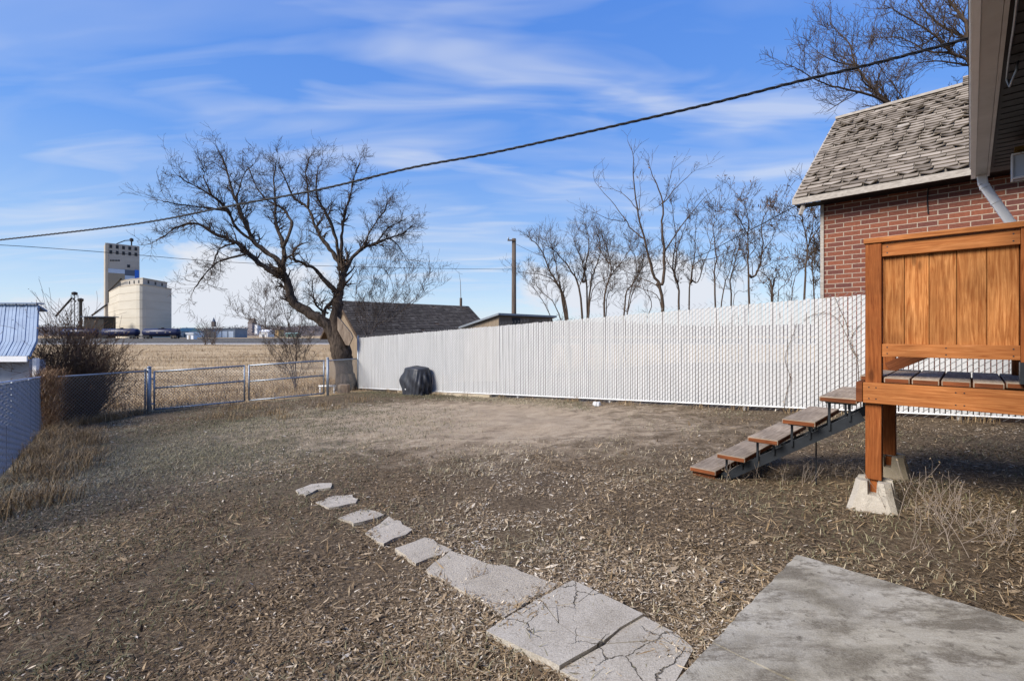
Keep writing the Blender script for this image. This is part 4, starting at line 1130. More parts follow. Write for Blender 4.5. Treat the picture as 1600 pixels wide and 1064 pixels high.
b = MB(); p = at(Wc - E1 * 1.35 - E2 * .02, ez - .1); b.tube([p, p - Zu * .22 + E1 * .01, p - Zu * .4], .008, 5); b.build('loose_wire', M['cable'], nh)
b = MB(); b.tube(through([(803, 380), (850, 402), (920, 424), (1000, 426), (1080, 405), (1160, 366), (1243, 322)], [25.9, 23.5, 20.3, 16.6, 13.2, 10.6, 8.3]), .009, 5)
tag(b.build('service_wire', M['cable'], None, True), 'thin black wire from the utility pole up to the brick house eave', 'wire')
# ------------------------------------------------------------------ the house the deck belongs to
hw = thing('own_house', cs(-.55, 2, 0), 'house at the right edge with white gutter, downspout and dark soffit', 'house')
eh = 1.50 + CAMZ
Sfar = 1.50 * FPX / (HY - 280) / E2.y
S_ = -5.0
b = MB()
def csbox(b, c0, c1, s0, s1, z0, z1):
    b.box(cs((c0 + c1) / 2, (s0 + s1) / 2, (z0 + z1) / 2), (abs(c1 - c0), abs(s1 - s0), z1 - z0), (E1, E2, Zu))
M['siding'] = simple('dark_grey_siding', (.07, .072, .078), (.045, .046, .05), 2, .7, 0, .2, .2, stretch=(.2, .2, 8))
csbox(b, -.56, -7.5, S_, Sfar - .3, -.3, eh + .05); b.build('wall', M['siding'], hw)
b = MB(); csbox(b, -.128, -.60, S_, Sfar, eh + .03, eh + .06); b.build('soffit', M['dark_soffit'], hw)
b = MB(); csbox(b, -.110, -.128, S_, Sfar, eh + .0, eh + .17); b.build('fascia', M['gutter_shade_grey'], hw)
g = MB()      # K-shaped gutter
prof = [(-.108, .0), (-.03, .0), (-.022, .03), (-.012, .055), (-.008, .09), (.006, .10), (.006, .115), (-.016, .115), (-.016, .10), (-.024, .06), (-.04, .012), (-.10, .012), (-.10, .12), (-.108, .12)]
for i in range(len(prof)):
    j = (i + 1) % len(prof)
    g.face([cs(prof[i][0], S_, eh + prof[i][1]), cs(prof[i][0], Sfar, eh + prof[i][1]), cs(prof[j][0], Sfar, eh + prof[j][1]), cs(prof[j][0], S_, eh + prof[j][1])])
g.face([cs(c, Sfar, eh + z) for c, z in ((-.108, 0), (-.03, 0), (-.012, .055), (.006, .115), (-.108, .12))])
gu = g.build('gutter', M['gutter_shade_grey'], hw)
b = MB(); csbox(b, -.034, -.002, S_, Sfar + .002, eh - .004, eh + .002); csbox(b, .0065, -.010, S_, Sfar + .003, eh + .096, eh + .118); b.build('sunlit_lip', M['white_paint'], gu)  # white strips painted along the gutter edge as its sunlit lip
b = MB(); b.prism([tuple(cs(c, s))[:2] for c, s in ((.01, S_), (.01, Sfar + .02), (-4, Sfar + .02), (-4, S_))], lambda x, y: eh + .13 - .55 * V((x, y, 0)).dot(E1), lambda x, y: eh + .19 - .55 * V((x, y, 0)).dot(E1))
b.prism([tuple(cs(c, s))[:2] for c, s in ((-4.01, S_), (-4.01, Sfar + .02), (-8, Sfar + .02), (-8, S_))], lambda x, y: eh + .13 + .55 * 8.0 + .55 * V((x, y, 0)).dot(E1), lambda x, y: eh + .19 + .55 * 8.0 + .55 * V((x, y, 0)).dot(E1))
b.build('roof', M['shingle_dark'], hw)
b = MB()      # downspout: drops out of the gutter, slants back to the wall
q0 = cs(-.075, Sfar - .07, eh + .01); q1 = cs(-.085, Sfar - .07, eh - .09)
q2 = cs(-.27, Sfar - .09, eh - .50)
q3 = cs(-.50, Sfar - .10, eh - .95); q4 = cs(-.50, Sfar - .10, .35)
def dsp(a, c, wdt=.07, dep=.056):
    b.beam(a, c, wdt, dep, E2)
dsp(q0, q1); dsp(q1, q2, .068, .055); dsp(q2, q3, .064, .052); dsp(q3, q4, .085, .065)
for (u, v, f) in ((q1, q2, .06), (q1, q2, .97), (q1, q2, .45)):
    p = u.lerp(v, f); d = (v - u).normalized() * .012; b.beam(p - d, p + d, .076, .063, E2)
b.build('downspout', M['white_paint'], hw, False, .006)
b = MB(); 
for k in range(int((Sfar - S_) / .12)): csbox(b, -.15, -.56, S_ + k * .12 + .004, S_ + k * .12 + .008, eh + .026, eh + .03)
b.build('soffit_grooves', M['dark_open'], hw)
pl = cs(-.285, 5.5, eh - .075)
lt = thing('porch_lantern', pl, 'small white framed glass lantern under the dark soffit', 'lantern')
b = MB(); b.box(pl + Zu * .045, (.07, .07, .03), (E1, E2, Zu)); b.tube([pl + Zu * .03, pl + Zu * .0], [.035, .055], 10); b.build('cap', M['brass'], lt)
b = MB()
for sx in (-1, 1):
    for sy in (-1, 1): b.box(pl + E1 * .047 * sx + E2 * .047 * sy - Zu * .095, (.010, .010, .19), (E1, E2, Zu))
for zz in (-.0, -.19):
    for sx in (-1, 1):
        b.box(pl + E1 * .047 * sx + Zu * zz, (.0105, .105, .011), (E1, E2, Zu)); b.box(pl + E2 * .047 * sx + Zu * zz, (.084, .0105, .011), (E1, E2, Zu))
b.build('frame', M['white_paint'], lt)
M['lamp_glass'] = NT('pale_lamp_glass').done((.55, .62, .70), .12, 0.0, .6)
b = MB(); b.box(pl - Zu * .095, (.084, .084, .17), (E1, E2, Zu)); b.build('glass', M['lamp_glass'], lt)
b = MB(); 
pc = [cs(-.15, s, eh + .0 + .012 * math.sin(s * 9)) for s in np.linspace(1.5, 3.9, 20)] + [cs(-.15, 3.95, eh - .03), cs(-.16, 3.9, eh - .09), cs(-.18, 3.8, eh - .05), cs(-.19, 3.85, eh + .02)]
b.tube(pc, .006, 6); tag(b.build('loose_cable', M['galv'], None, True), 'pale cable looped under the dark soffit beside the gutter', 'cable')

# ------------------------------------------------------------------ deck
P1 = V((2.618, 3.4, 0)); gD = ground(P1.x, P1.y)
dkz = 1.025
def dk(u, s, z):        # u along E1 from the front left post, s along E2
    p = P1 + E1 * u + E2 * s; p.z = z; return p
dkt = thing('wooden_deck', dk(-.4, .5, gD), 'orange stained cedar landing with a solid board railing', 'deck')
PW = .093
def dpost(u, s, z0, z1, name='post', mat='cedar_post'):
    b = MB(); b.beam(dk(u, s, z0), dk(u, s, z1), PW, PW, E1); return b.build(name, M[mat], dkt, False, .004)
FT = .17
p1o = dpost(0, .0, gD + .20, dkz + .955)
dpost(0, .86, gD + .22, dkz + .955)
dpost(-.765, .0, dkz + .13, dkz + .975)
dpost(-.765, .86, dkz + .0, dkz + .955)
for (u, s) in ((0, 0), (0, .86)):
    b = MB(); b.beam(dk(u, s, gD + .07), dk(u, s, gD + .2), .042, .042, E1); b.build('post_tongue', M['cedar_post'], dkt)
def dbeam(name, a, c, w, h, mat, up_=Zu, par=None):
    b = MB(); b.beam(a, c, w, h, up_); return b.build(name, M[mat], par or dkt, False, .003)
bz = dkz - .038 - .075
dbeam('front_beam', dk(.055, -.068, bz), dk(-1.0, -.068, bz), .038, .145, 'cedar_beam')
dbeam('back_beam', dk(.055, .93, bz), dk(-1.0, .93, bz), .038, .145, 'cedar_beam')
dbeam('rim_joist', dk(.076, -.095, bz + .002), dk(.076, .95, bz + .002), .038, .143, 'tread_edge')
dbeam('joist', dk(-.45, -.047, bz), dk(-.45, .909, bz), .038, .14, 'tread_edge')
dbeam('joist', dk(-.95, -.047, bz), dk(-.95, .909, bz), .038, .14, 'tread_edge')
def plank(name, u, s0, s1, z, w, par, th=.038):
    b = MB(); b.beam(dk(u, s0, z), dk(u, s1, z), w, th, Zu)
    o = b.build(name, M['tread'], par, False, .004)
    b = MB()
    for (s_, e) in ((s0 - .0016, -1), (s1 + .0016, 1)): b.beam(dk(u, s_ - .0012, z - .002), dk(u, s_ + .0012, z - .002), w - .012, th - .012, Zu)
    for sg in (-1, 1): 
        uu = u + sg * (w / 2 + .0008)
        b.beam(dk(uu, s0 + .006, z - .002), dk(uu, s1 - .006, z - .002), .002, th - .012, Zu)
    b.build('stained_edge', M['tread_edge'], o)
    return o
for k in range(7):
    u = .02 - .15 * k
    s0 = -.045 if k not in (0, 5) else .055
    plank('deck_board', u, s0 - random.uniform(0, .006), 1.0, dkz - .019, .139, dkt)
# railing facing the camera: cap, two rails, five boards between the posts
rt = dkz + .955
dbeam('rail_cap', dk(.055, .0, rt + .018), dk(-.84, .0, rt + .018), .12, .036, 'cedar_beam')
rA, rB = -.047, -.718
dbeam('top_rail', dk(rA, -.012, rt - .055), dk(rB, -.012, rt - .055), .038, .09, 'cedar_beam')
dbeam('bottom_rail', dk(rA, -.016, rt - .765), dk(rB, -.016, rt - .765), .038, .09, 'cedar_beam')
wds = [.118, .131, .138, .142, .142]
x = rA - .004
for wv in wds:
    wv = wv * (rA - rB - .008) / sum(wds)
    b = MB(); b.beam(dk(x - wv / 2, .014, rt - .745), dk(x - wv / 2, .014, rt - .085), wv - .0028, .018, E2); b.build('rail_board', M['cedar_panel'], dkt, False, .003)
    x -= wv
    b = MB(); b.beam(dk(x, .0265, rt - .745), dk(x, .0265, rt - .085), .026, .006, E2); b.build('batten', M['tread_edge'], dkt)
b = MB()
def screw(u, z, s_):
    p = dk(u, s_, z); b.tube([p + E2 * .002, p - E2 * .0015], .0045, 8)
for zz in (rt - .055 - .022, rt - .055 + .022):
    for uu in (rA - .03, rB + .03): screw(uu, zz, -.031)
for zz in (rt - .765 - .022, rt - .765 + .022):
    for uu in (rA - .03, rB + .03, (rA + rB) / 2): screw(uu, zz, -.035)
for uu in (.02, -.02, -.43, -.47, -.76):
    for zz in (bz - .04, bz + .04): screw(uu, zz, -.087)
b.build('screws', M['black_steel'], dkt)['kind'] = 'stuff'
dbeam('rail_cap', dk(.055, .86, rt + .018), dk(-.84, .86, rt + .018), .12, .036, 'cedar_beam')
dbeam('top_rail', dk(rA, .872, rt - .055), dk(rB, .872, rt - .055), .038, .09, 'cedar_beam')
dbeam('diagonal_brace', dk(.0, .81, dkz + .02), dk(-.46, .81, dkz + .28), .035, .09, 'tread_edge')
b = MB(); b.beam(dk(-.765, 0, dkz + .0), dk(-.765, 0, dkz + .132), .10, .10, E1); b.build('steel_bracket', M['black_steel'], dkt)
b = MB(); b.beam(dk(-.95, .86, gD - .1), dk(-.95, .86, dkz - .1), .09, .09, E1); b.build('post', M['cedar_post'], dkt)
# pier blocks under the posts: splayed block with crossed slots in its top
def pier(u, s, label, mat):
    p = dk(u, s, 0); z = ground(p.x, p.y) - .03
    b = MB()
    def ring(h, w, ch):
        return [(w, w - ch), (w - ch, w), (-w + ch, w), (-w, w - ch), (-w, -w + ch), (-w + ch, -w), (w - ch, -w), (w, -w + ch)]
    def P(q, h): return V((p.x, p.y, z + h)) + E1 * q[0] + E2 * q[1]
    H0, H1, w0, w1, wt = 0, .135, .152, .118, .10
    r0_, r1_ = ring(0, w0, .03), ring(H1, w1, .035)
    b.face([P(q, 0) for q in r0_][::-1]); b.face([P(q, H1) for q in r1_])
    for i in range(8):
        j = (i + 1) % 8; b.face([P(r0_[i], 0), P(r0_[j], 0), P(r1_[j], H1), P(r1_[i], H1)])
    g_ = .024; H2 = .225
    for sx in (-1, 1):
        for sy in (-1, 1):
            lo_ = [(g_, g_), (w1, g_), (w1, w1 - .035), (w1 - .035, w1), (g_, w1)]
            hi_ = [(g_ + .004, g_ + .004), (wt, g_ + .004), (wt, wt - .035), (wt - .035, wt), (g_ + .004, wt)]
            L_ = [P((a * sx, c * sy), H1 - .002) for a, c in lo_]; U_ = [P((a * sx, c * sy), H2) for a, c in hi_]
            if sx * sy < 0: L_, U_ = L_[::-1], U_[::-1]
            b.face(U_)
            for i in range(5):
                j = (i + 1) % 5; b.face([L_[i], L_[j], U_[j], U_[i]])
    return tag(b.build('pier_block', M[mat], None, False, .006), label, 'pier block', 'concrete pier blocks under the deck')
pier(0, 0, 'pale concrete pier block under the front deck post, nearest the camera', 'footing')
pier(0, .86, 'stained yellowish concrete pier block under the rear deck post', 'footing_old')
# steps: five planks on two black steel stringers
stp = thing('deck_steps', dk(.7, .4, gD), 'open steps of grey planks on black steel stringers beside the deck', 'steps')
tz = [.115, .277, .465, .649, .854]
tu = [(1.12, 1.352), (.875, 1.108), (.622, .852), (.362, .592), (.10, .335)]
for z, (u0_, u1_) in zip(tz, tu):
    plank('tread', (u0_ + u1_) / 2, -.02, .90, z - .02, u1_ - u0_, stp, .04)
for s in (.11, .78):
    b = MB()
    a_t, a_b = dk(.085, s, .80), dk(1.17, s, .075)
    b.beam(a_t - Zu * .085, a_b - Zu * .085, .012, .075, Zu)
    for e in (.034, -.034):
        d = (a_b - a_t).normalized(); nn = d.cross(E2).normalized() ; nn = nn if nn.z > 0 else -nn
        b.beam(a_t - Zu * .085 + nn * e + E2 * .02, a_b - Zu * .085 + nn * e + E2 * .02, .045, .008, nn)
    for z, (u0_, u1_) in zip(tz[1:], tu[1:]):
        for uu in (u1_ - .045, u0_ + .06):
            zs = .80 - (uu - .085) * .668 - .08
            b.beam(dk(uu, s - .02, zs), dk(uu, s - .02, z - .04), .016, .016, E1)
        b.beam(dk(u0_ + .02, s - .02, z - .052), dk(u1_ - .02, s - .02, z - .052), .02, .02, Zu)
    b.build('stringer', M['black_steel'], stp)
for sv in (.10, .7):
    b = MB(); gp_ = dk(1.24, sv, 0); b.box(dk(1.24, sv, ground(gp_.x, gp_.y) + .025), (.2, .16, .09), (E1, E2, Zu)); b.build('support_block', M['tread_edge'], stp)
b = MB(); q = dk(.42, .3, 0); q.z = ground(q.x, q.y); b.tube([up(q, -.1), up(q, .52)], .006, 6); b.build('thin_rod', M['black_steel'], stp)
# ------------------------------------------------------------------ concrete on the ground
def crop8(pts): return [(400 + x / 2.286, 700 + y / 2.286) for x, y in pts]
ST = [
 ([(140, 152), (200, 131), (268, 127), (266, 146), (215, 152), (182, 171), (150, 168)], 'farthest, smallest stepping stone, half covered by leaf litter'),
 ([(210, 195), (285, 169), (345, 167), (362, 195), (262, 214)], 'second farthest stepping stone, rounded and pale'),
 ([(298, 252), (390, 214), (462, 240), (352, 272)], 'third farthest stepping stone, low lozenge shape'),
 ([(385, 300), (478, 240), (565, 290), (452, 336)], 'fourth farthest stepping stone, square with litter on its right corner'),
 ([(488, 357), (602, 314), (692, 360), (570, 406)], 'fifth farthest stepping stone, just beyond the two touching slabs'),
 ([(600, 432), (692, 367), (878, 424), (712, 503)], 'farther of the two big touching stepping slabs, with a crack at its corner'),
 ([(716, 508), (884, 428), (1070, 502), (884, 616)], 'nearer of the two big touching stepping slabs, next to the shattered slab')]
def hump1(x, y):
    x, y = np.array([x]), np.array([y])
    return float(((vnoise(x, y, 1.3, 1) - .5) * .05 + (vnoise(x, y, 4.1, 2) - .5) * .028)[0])
def pave(frs, name, label, cat, group, mat, off=.009, shrink=.0, bev=.010, jt=.016):
    b = MB()
    allp = []
    for pix in frs:
        pts = [G(x, y, off) for x, y in pix]
        c = sum(pts, V((0, 0, 0))) / len(pts)
        pts = [c + (p - c) * (1 - shrink) for p in pts]
        P = []
        for i in range(len(pts)):       # rough the outline
            p, q = pts[i], pts[(i + 1) % len(pts)]
            k = max(2, int((q - p).length / .07))
            for t in range(k):
                w_ = p.lerp(q, t / k); P.append((w_.x + rng.uniform(-jt, jt), w_.y + rng.uniform(-jt, jt)))
        hs_ = [max(hump1(*p), -.01) for p in P]; off_ = off + .3 * sum(hs_) / len(P) + .7 * max(hs_)
        tl, tr_ = rng.uniform(-.006, .006), rng.uniform(-.006, .006)
        b.prism(P, lambda x, y: ground(x, y) - .08, lambda x, y: ground(x, y) + off_ + (x - c.x) * tl + (y - c.y) * tr_)
        allp.append(c)
    return tag(b.build(name, M[mat], None, False, bev), label, cat, group)
for pix, lab in ST: pave([crop8(pix)], 'stepping_stone', lab, 'stepping stone', 'stepping stones across the yard', 'paver')
FR = [[(820, 670), (1010, 550), (1080, 640), (1140, 685), (1240, 705), (1085, 795), (1000, 755)],
      [(1015, 548), (1130, 485), (1205, 520), (1150, 565), (1072, 577), (1080, 632)],
      [(1205, 520), (1385, 605), (1300, 655), (1245, 700), (1140, 680), (1085, 640), (1070, 575), (1150, 565)],
      [(1385, 605), (1500, 665), (1560, 720), (1430, 690), (1250, 702), (1300, 655)],
      [(1250, 705), (1430, 692), (1560, 722), (1500, 832), (1420, 900), (1250, 880), (1085, 800)]]
pave([crop8(f) for f in FR], 'cracked_slab', 'large cracked concrete slab with stamped surface, in front of the patio', 'slab', None, 'paver_cracked', .016, .002, .004, .0025)
K = G(1245, 866, .055)
kc, ks = K.dot(E1), K.dot(E2)
KL, KR = G(1063, 1064, .055) - K, G(1600, 962, .055) - K
KL.z = KR.z = 0; KL.normalize(); KR.normalize()
ps = MB()
pg = lambda dz: (lambda x, y: ground(x, y) * .5 + .5 * K.z + dz)
def kpt(a, c): q = K + KL * a + KR * c; return (q.x, q.y)
def rough(poly, st=.05, am=.004):
    out = []
    for i in range(len(poly)):
        p, q = V((*poly[i], 0)), V((*poly[(i + 1) % len(poly)], 0)); k = max(1, int((q - p).length / st))
        for t in range(k):
            w_ = p.lerp(q, t / k); a_ = am if random.random() > .06 else am * 3
            out.append((w_.x + random.uniform(-a_, a_), w_.y + random.uniform(-a_, a_)))
    return out
ps.prism(rough([kpt(0, 0), kpt(1.06, 0), kpt(1.06, 2.2), kpt(0, 2.2)]), pg(-.2), pg(.055)); ps.prism(rough([kpt(1.066, 0), kpt(6, 0), kpt(6, 2.2), kpt(1.066, 2.2)], .05, .002), pg(-.2), pg(.052))
tag(ps.build('patio_slab', M['slab'], None, False, .012), 'big grey stained concrete patio slab by the house', 'slab')
# ------------------------------------------------------------------ covered grill by the fence
gc = G(650, 617); gc = gc + V((.0, .12, 0)); gc.z = ground(gc.x, gc.y)
cg = thing('covered_grill', gc, 'squat barbecue under a wrinkled black cover against the white fence', 'grill')
b = MB(); rng = random.Random(4)
nr, nc = 26, 120
ang0 = math.atan2(E1.y, E1.x)
rows = []
for i in range(nr + 1):
    t = i / nr
    z = .84 * (1 - t) 
    row = []
    for k in range(nc):
        a = 2 * math.pi * k / nc
        e = 3.2
        ca, sa = math.cos(a), math.sin(a)
        sq = (abs(ca) ** e + abs(sa) ** e) ** (-1 / e)
        wx, wy = .475, .30
        prof_ = min(1, (t / .07) ** .5) if t < .07 else 1.0
        prof_ *= .86 + .14 * sstep(.0, .55, t) - .06 * sstep(.6, 1, t)
        left = max(0, ca) ** 2
        prof_ *= 1 + left * .26 * math.exp(-((t - .55) / .22) ** 2)
        fold = sstep(.05, .35, t) * (.07 * math.sin(a * 9 + 5 * t + 2.2 * math.sin(a * 2 + 1)) + .035 * math.sin(a * 17 - 7 * t + 2 * math.sin(a * 3)) + .02 * math.sin(a * 6 + 16 * t))
        r_ = sq * prof_ * (1 + fold)
        q = E1 * (r_ * ca * wx) + E2 * (r_ * sa * wy)
        row.append((gc.x + q.x, gc.y + q.y, gc.z + z + .012 * math.sin(a * 3) * (t < .1) + (.02 * math.sin(a * 7) if i == nr else 0)))
    rows.append(row)
for i in range(nr):
    for k in range(nc):
        k2 = (k + 1) % nc
        b.face([rows[i][k], rows[i + 1][k], rows[i + 1][k2], rows[i][k2]])
b.face([rows[0][k] for k in range(nc)])
o = b.build('cover', M['cover'], cg, True)
import bmesh
bm = bmesh.new(); bm.from_mesh(o.data); bmesh.ops.remove_doubles(bm, verts=bm.verts, dist=.0005); bmesh.ops.recalc_face_normals(bm, faces=bm.faces); bm.to_mesh(o.data); bm.free()
b = MB(); tp = gc - E2 * .312 + E1 * .12; b.box(tp + Zu * .17, (.06, .01, .03), (E1, E2, Zu)); b.build('care_tag', M['slat'], cg)
for sg in (-1, 1):
    b = MB(); w_ = gc + E1 * .3 * sg - E2 * .14; b.tube([w_ + E1 * .02 + Zu * .06, w_ - E1 * .02 + Zu * .06], .06, 12); b.build('wheel', M['black_steel'], cg)

# white lump of plaster near the fence, timber block and pale pipe by the gate
b = MB(); q = G(936, 633)
for k in range(3): 
    p = q + V((rng.uniform(-.08, .08), rng.uniform(-.04, .04), .03)); b.box(p, (.13, .09, .08), (V((math.cos(k), math.sin(k), .1)).normalized(), V((-math.sin(k), math.cos(k), 0)), Zu), True, .7)
tag(b.build('plaster_rubble', M['slat'], None, False, .02), 'small white lump of plaster on the soil by the white fence', 'rubble')
b = MB(); q = G(524, 616) + V((.1, .5, 0)); b.box(up(q, .12), (.36, .24, .3), None, True, .95); tag(b.build('timber_block', M['bare_wood'], None, False, .01), 'pale timber block beside the trunk behind the short fence panel', 'wood block')
b = MB(); q = G(512, 618) + V((-.5, .5, .25)); b.tube([q, q + V((.55, .05, 0))], .03, 8); b.tube([q + V((.05, 0, 0)), q + V((.05, 0, -.4))], .02, 6); b.tube([q + V((.5, .05, 0)), q + V((.5, .05, -.4))], .02, 6); tag(b.build('pale_pipe', M['white_paint'], None, True), 'short white pipe rail just beyond the gate latch post', 'pipe')
# ------------------------------------------------------------------ leaf litter, grass, weeds
def inview(x, y, m=0.0): return (y > .6) & (np.abs(x) < y * 1.12 + .5 + m)
def outside_slabs(x, y):
    c = x * E1.x + y * E1.y; s = x * E2.x + y * E2.y
    nx_ = KL.x * KR.y - KL.y * KR.x; px_, py_ = x - K.x, y - K.y
    ok = ~(((px_ * KR.y - py_ * KR.x) / nx_ > 0) & ((KL.x * py_ - KL.y * px_) / nx_ > 0))
    for o_ in COL.objects:
        if o_.name.startswith(('stepping_stone', 'cracked_slab')):
            co_ = np.array([v.co for v in o_.data.vertices]); mn, mx = co_.min(0), co_.max(0)
            cc, ss = (mn + mx) / 2, (mx - mn) / 2 * .51
            ok &= ~((np.abs((x - cc[0]) / ss[0]) ** 2.2 + np.abs((y - cc[1]) / ss[1]) ** 2.2) < 1.0) | (RG.random(len(x)) < .06)
    return ok
def fence_side(x, y):       # yard side of the white fence
    return ((x - C0.x) * FD.y - (y - C0.y) * FD.x) > .02
def back_side(x, y):
    return ((x - A0.x) * dg.y - (y - A0.y) * dg.x) > 0
n = 950000
rr = RG.random(n); yy = .8 + 13.5 * rr ** 1.35; xx = RG.uniform(-1.15, 1.15, n) * yy
sandw = SAND(xx, yy)
keep = inview(xx, yy) & fence_side(xx, yy) & back_side(xx, yy) & (RG.random(n) > sandw * 1.25) & (vnoise(xx, yy, .9, 5) * .5 + vnoise(xx, yy, 3.1, 6) * .5 > RG.uniform(.22, .68, n))
xx, yy = xx[keep], yy[keep]; k_ = outside_slabs(xx, yy); xx, yy = xx[k_], yy[k_]
n = len(xx)
lawnw = np.clip(1 - (((xx + 5.6) / 4.6) ** 2 + ((yy - 6.9) / 4.6) ** 2), 0, 1)
k_ = RG.random(n) > lawnw * .75; xx, yy = xx[k_], yy[k_]; n = len(xx)
hump = (vnoise(xx, yy, 1.3, 1) - .5) * .05 + (vnoise(xx, yy, 4.1, 2) - .5) * .028
size = RG.gamma(2.2, .0031, n) * (1 + .06 * yy) + .003
size *= np.where(RG.random(n) < .03, 1.9, 1.0)
zz = gz(xx, yy) + hump + RG.uniform(.001, .018, n)
col = np.clip(RG.normal(.42, .20, n) + (vnoise(xx, yy, .9, 9) - .5) * .45 + (vnoise(xx, yy, .28, 19) - .5) * .4 + .07 * np.exp(-((xx - 1.0) ** 2 + (yy - 2.8) ** 2) / 2.5), 0, 1); col[RG.random(n) < .02] = RG.uniform(.88, 1, (RG.random(n) < .02).sum())[0]
lit = quads_mesh('leaf_litter', leafquads(np.stack([xx, yy, zz], 1), size, True, .5), M['litter'], np.minimum(col, .96), None, True)
tag(lit, 'brown and grey fallen leaf litter spread over the yard', 'leaf litter')
# thin straw and stalks among the litter
n = 80000
yy = .8 + 12 * RG.random(n) ** 1.3; xx = RG.uniform(-1.15, 1.15, n) * yy
keep = fence_side(xx, yy) & back_side(xx, yy) & (RG.random(n) > SAND(xx, yy)) & (vnoise(xx, yy, .8, 12) * .5 + vnoise(xx, yy, 2.6, 13) * .5 - .16 * np.clip(-xx, -1, 1) > RG.uniform(.3, .85, n)); xx, yy = xx[keep], yy[keep]; k_ = outside_slabs(xx, yy); xx, yy = xx[k_], yy[k_]; n = len(xx)
hump = (vnoise(xx, yy, 1.3, 1) - .5) * .05 + (vnoise(xx, yy, 4.1, 2) - .5) * .028
Pq = leafquads(np.stack([xx, yy, gz(xx, yy) + hump + RG.uniform(.004, .022, n)], 1), RG.gamma(3, .009, n) + .012, True, .055 + .008 * yy.mean())
tag(quads_mesh('dry_stalks', Pq, M['straw'], RG.random(n) ** 1.6, None, True), 'thin pale dry stalks lying among the leaf litter', 'dry stalks')
# short lawn, olive and dry
n = 300000
xx = RG.uniform(-12.5, 5, n); yy = 1.0 + 15 * RG.random(n) ** 1.25
lw = np.clip(1.15 - (((xx + 5.8) / 5.2) ** 2 + ((yy - 7.2) / 6.0) ** 2), 0, 1); edge = np.exp(-((((xx - C0.x) * FD.y - (yy - C0.y) * FD.x) - .5) / .5) ** 2) * (xx < 1.5) * .9
leftd = np.abs((xx - S0.x) * LD.y - (yy - S0.y) * LD.x)
keep = inview(xx, yy) & fence_side(xx, yy) & back_side(xx, yy) & (RG.random(n) < np.maximum(np.maximum(lw * (.25 + .9 * vnoise(xx, yy, 1.0, 4)), edge), .55 * np.clip(vnoise(xx, yy, 1.6, 44) * 1.6 - .55, 0, 1) * (1 - SAND(xx, yy)) * outside_slabs(xx, yy)))
xx, yy = xx[keep], yy[keep]; n = len(xx)
hump = (vnoise(xx, yy, 1.3, 1) - .5) * .05 + (vnoise(xx, yy, 4.1, 2) - .5) * .028
Pq = blades(xx, yy, gz(xx, yy) + hump, RG.uniform(.02, .065, n), RG.uniform(.0025, .005, n) * (1 + .07 * yy), RG.uniform(.8, 2.0, n))
gcol = np.clip(RG.normal(.38, .2, n) + .22 * np.clip((xx + 3.0) / 2.5, 0, 1) + (vnoise(xx, yy, .6, 14) - .5) * .7, 0, 1)
tag(quads_mesh('lawn_grass', Pq, M['lawn'], np.tile(gcol, 2), None, True), 'thin olive and straw coloured winter lawn', 'grass')
# tall pale grass along the fences
def tuft(cx, cy, n, rad, h, lean=(.3, 1.1)):
    x = cx + RG.normal(0, rad, n); y = cy + RG.normal(0, rad, n)
    return blades(x, y, gz(x, y), RG.uniform(h * .45, h, n), RG.uniform(.004, .008, n), RG.uniform(lean[0], lean[1], n))
Q, = [[]]
for k in range(80):
    a = RG.uniform(.6, (LFar - S0).length - .2); o_ = abs(RG.normal(.15, .4)) + .04
    p = S0 + LD * a + V((LD.y, -LD.x, 0)) * o_
    Q.append(tuft(p.x, p.y, 70, .10, RG.uniform(.10, .34)))
for k in range(26):
    a = RG.uniform(.1, .95); p = LFar.lerp(A0, a) + V((dg.y, -dg.x, 0)) * RG.uniform(.05, .45); Q.append(tuft(p.x, p.y, 60, .12, RG.uniform(.15, .38)))
for (px, py, h) in ((365, 640, .25), (380, 655, .2), (400, 640, .3), (428, 648, .25), (445, 655, .22), (345, 652, .22), (520, 640, .2), (500, 636, .22), (560, 628, .3)):
    p = G(px, py); Q.append(tuft(p.x, p.y, 110, .16, h))
for k in range(30):
    a = RG.uniform(.3, FLEN - 2); p = C0 + FD * a + fn * RG.uniform(.04, .25); Q.append(tuft(p.x, p.y, 36, .08, RG.uniform(.07, .18)))
Q = np.concatenate(Q)
tag(quads_mesh('fence_grass', Q, M['straw'], RG.random(len(Q)) ** 1.2 * .8, None, True), 'tall pale dry grass growing along the foot of the fences', 'grass')
# field beyond the gate
n = 90000
yy = 12 + 95 * RG.random(n) ** 2.2; xx = RG.uniform(-1.25, .35, n) * yy
keep = (~back_side(xx, yy)) & (((xx - A0.x) * dg.y - (yy - A0.y) * dg.x) < -.1) & (vnoise(xx, yy, .7, 20) * .5 + vnoise(xx * .25, yy, .8, 21) * .5 > RG.uniform(.15, .65, n)); xx, yy = xx[keep], yy[keep]; n = len(xx)
zf = gz(xx, yy) + np.clip((yy - 22) / 20, 0, 1) * (yy < 110) * (vnoise(xx, yy, .12, 3) - .5) * .28
Pq = blades(xx, yy, zf - .01, RG.uniform(.08, .32, n) * (.7 + .9 * vnoise(xx, yy, .35, 22)), RG.uniform(.006, .013, n) * (1 + .03 * yy), RG.uniform(.3, 1.3, n))
fc = np.clip(RG.normal(.55, .2, n) + (vnoise(xx * .3, yy, .55, 23) - .5) * .7, 0, 1)
tag(quads_mesh('field_grass', Pq, M['straw'], np.tile(fc, 2), None, True), 'straw coloured dry grass of the open field', 'grass')
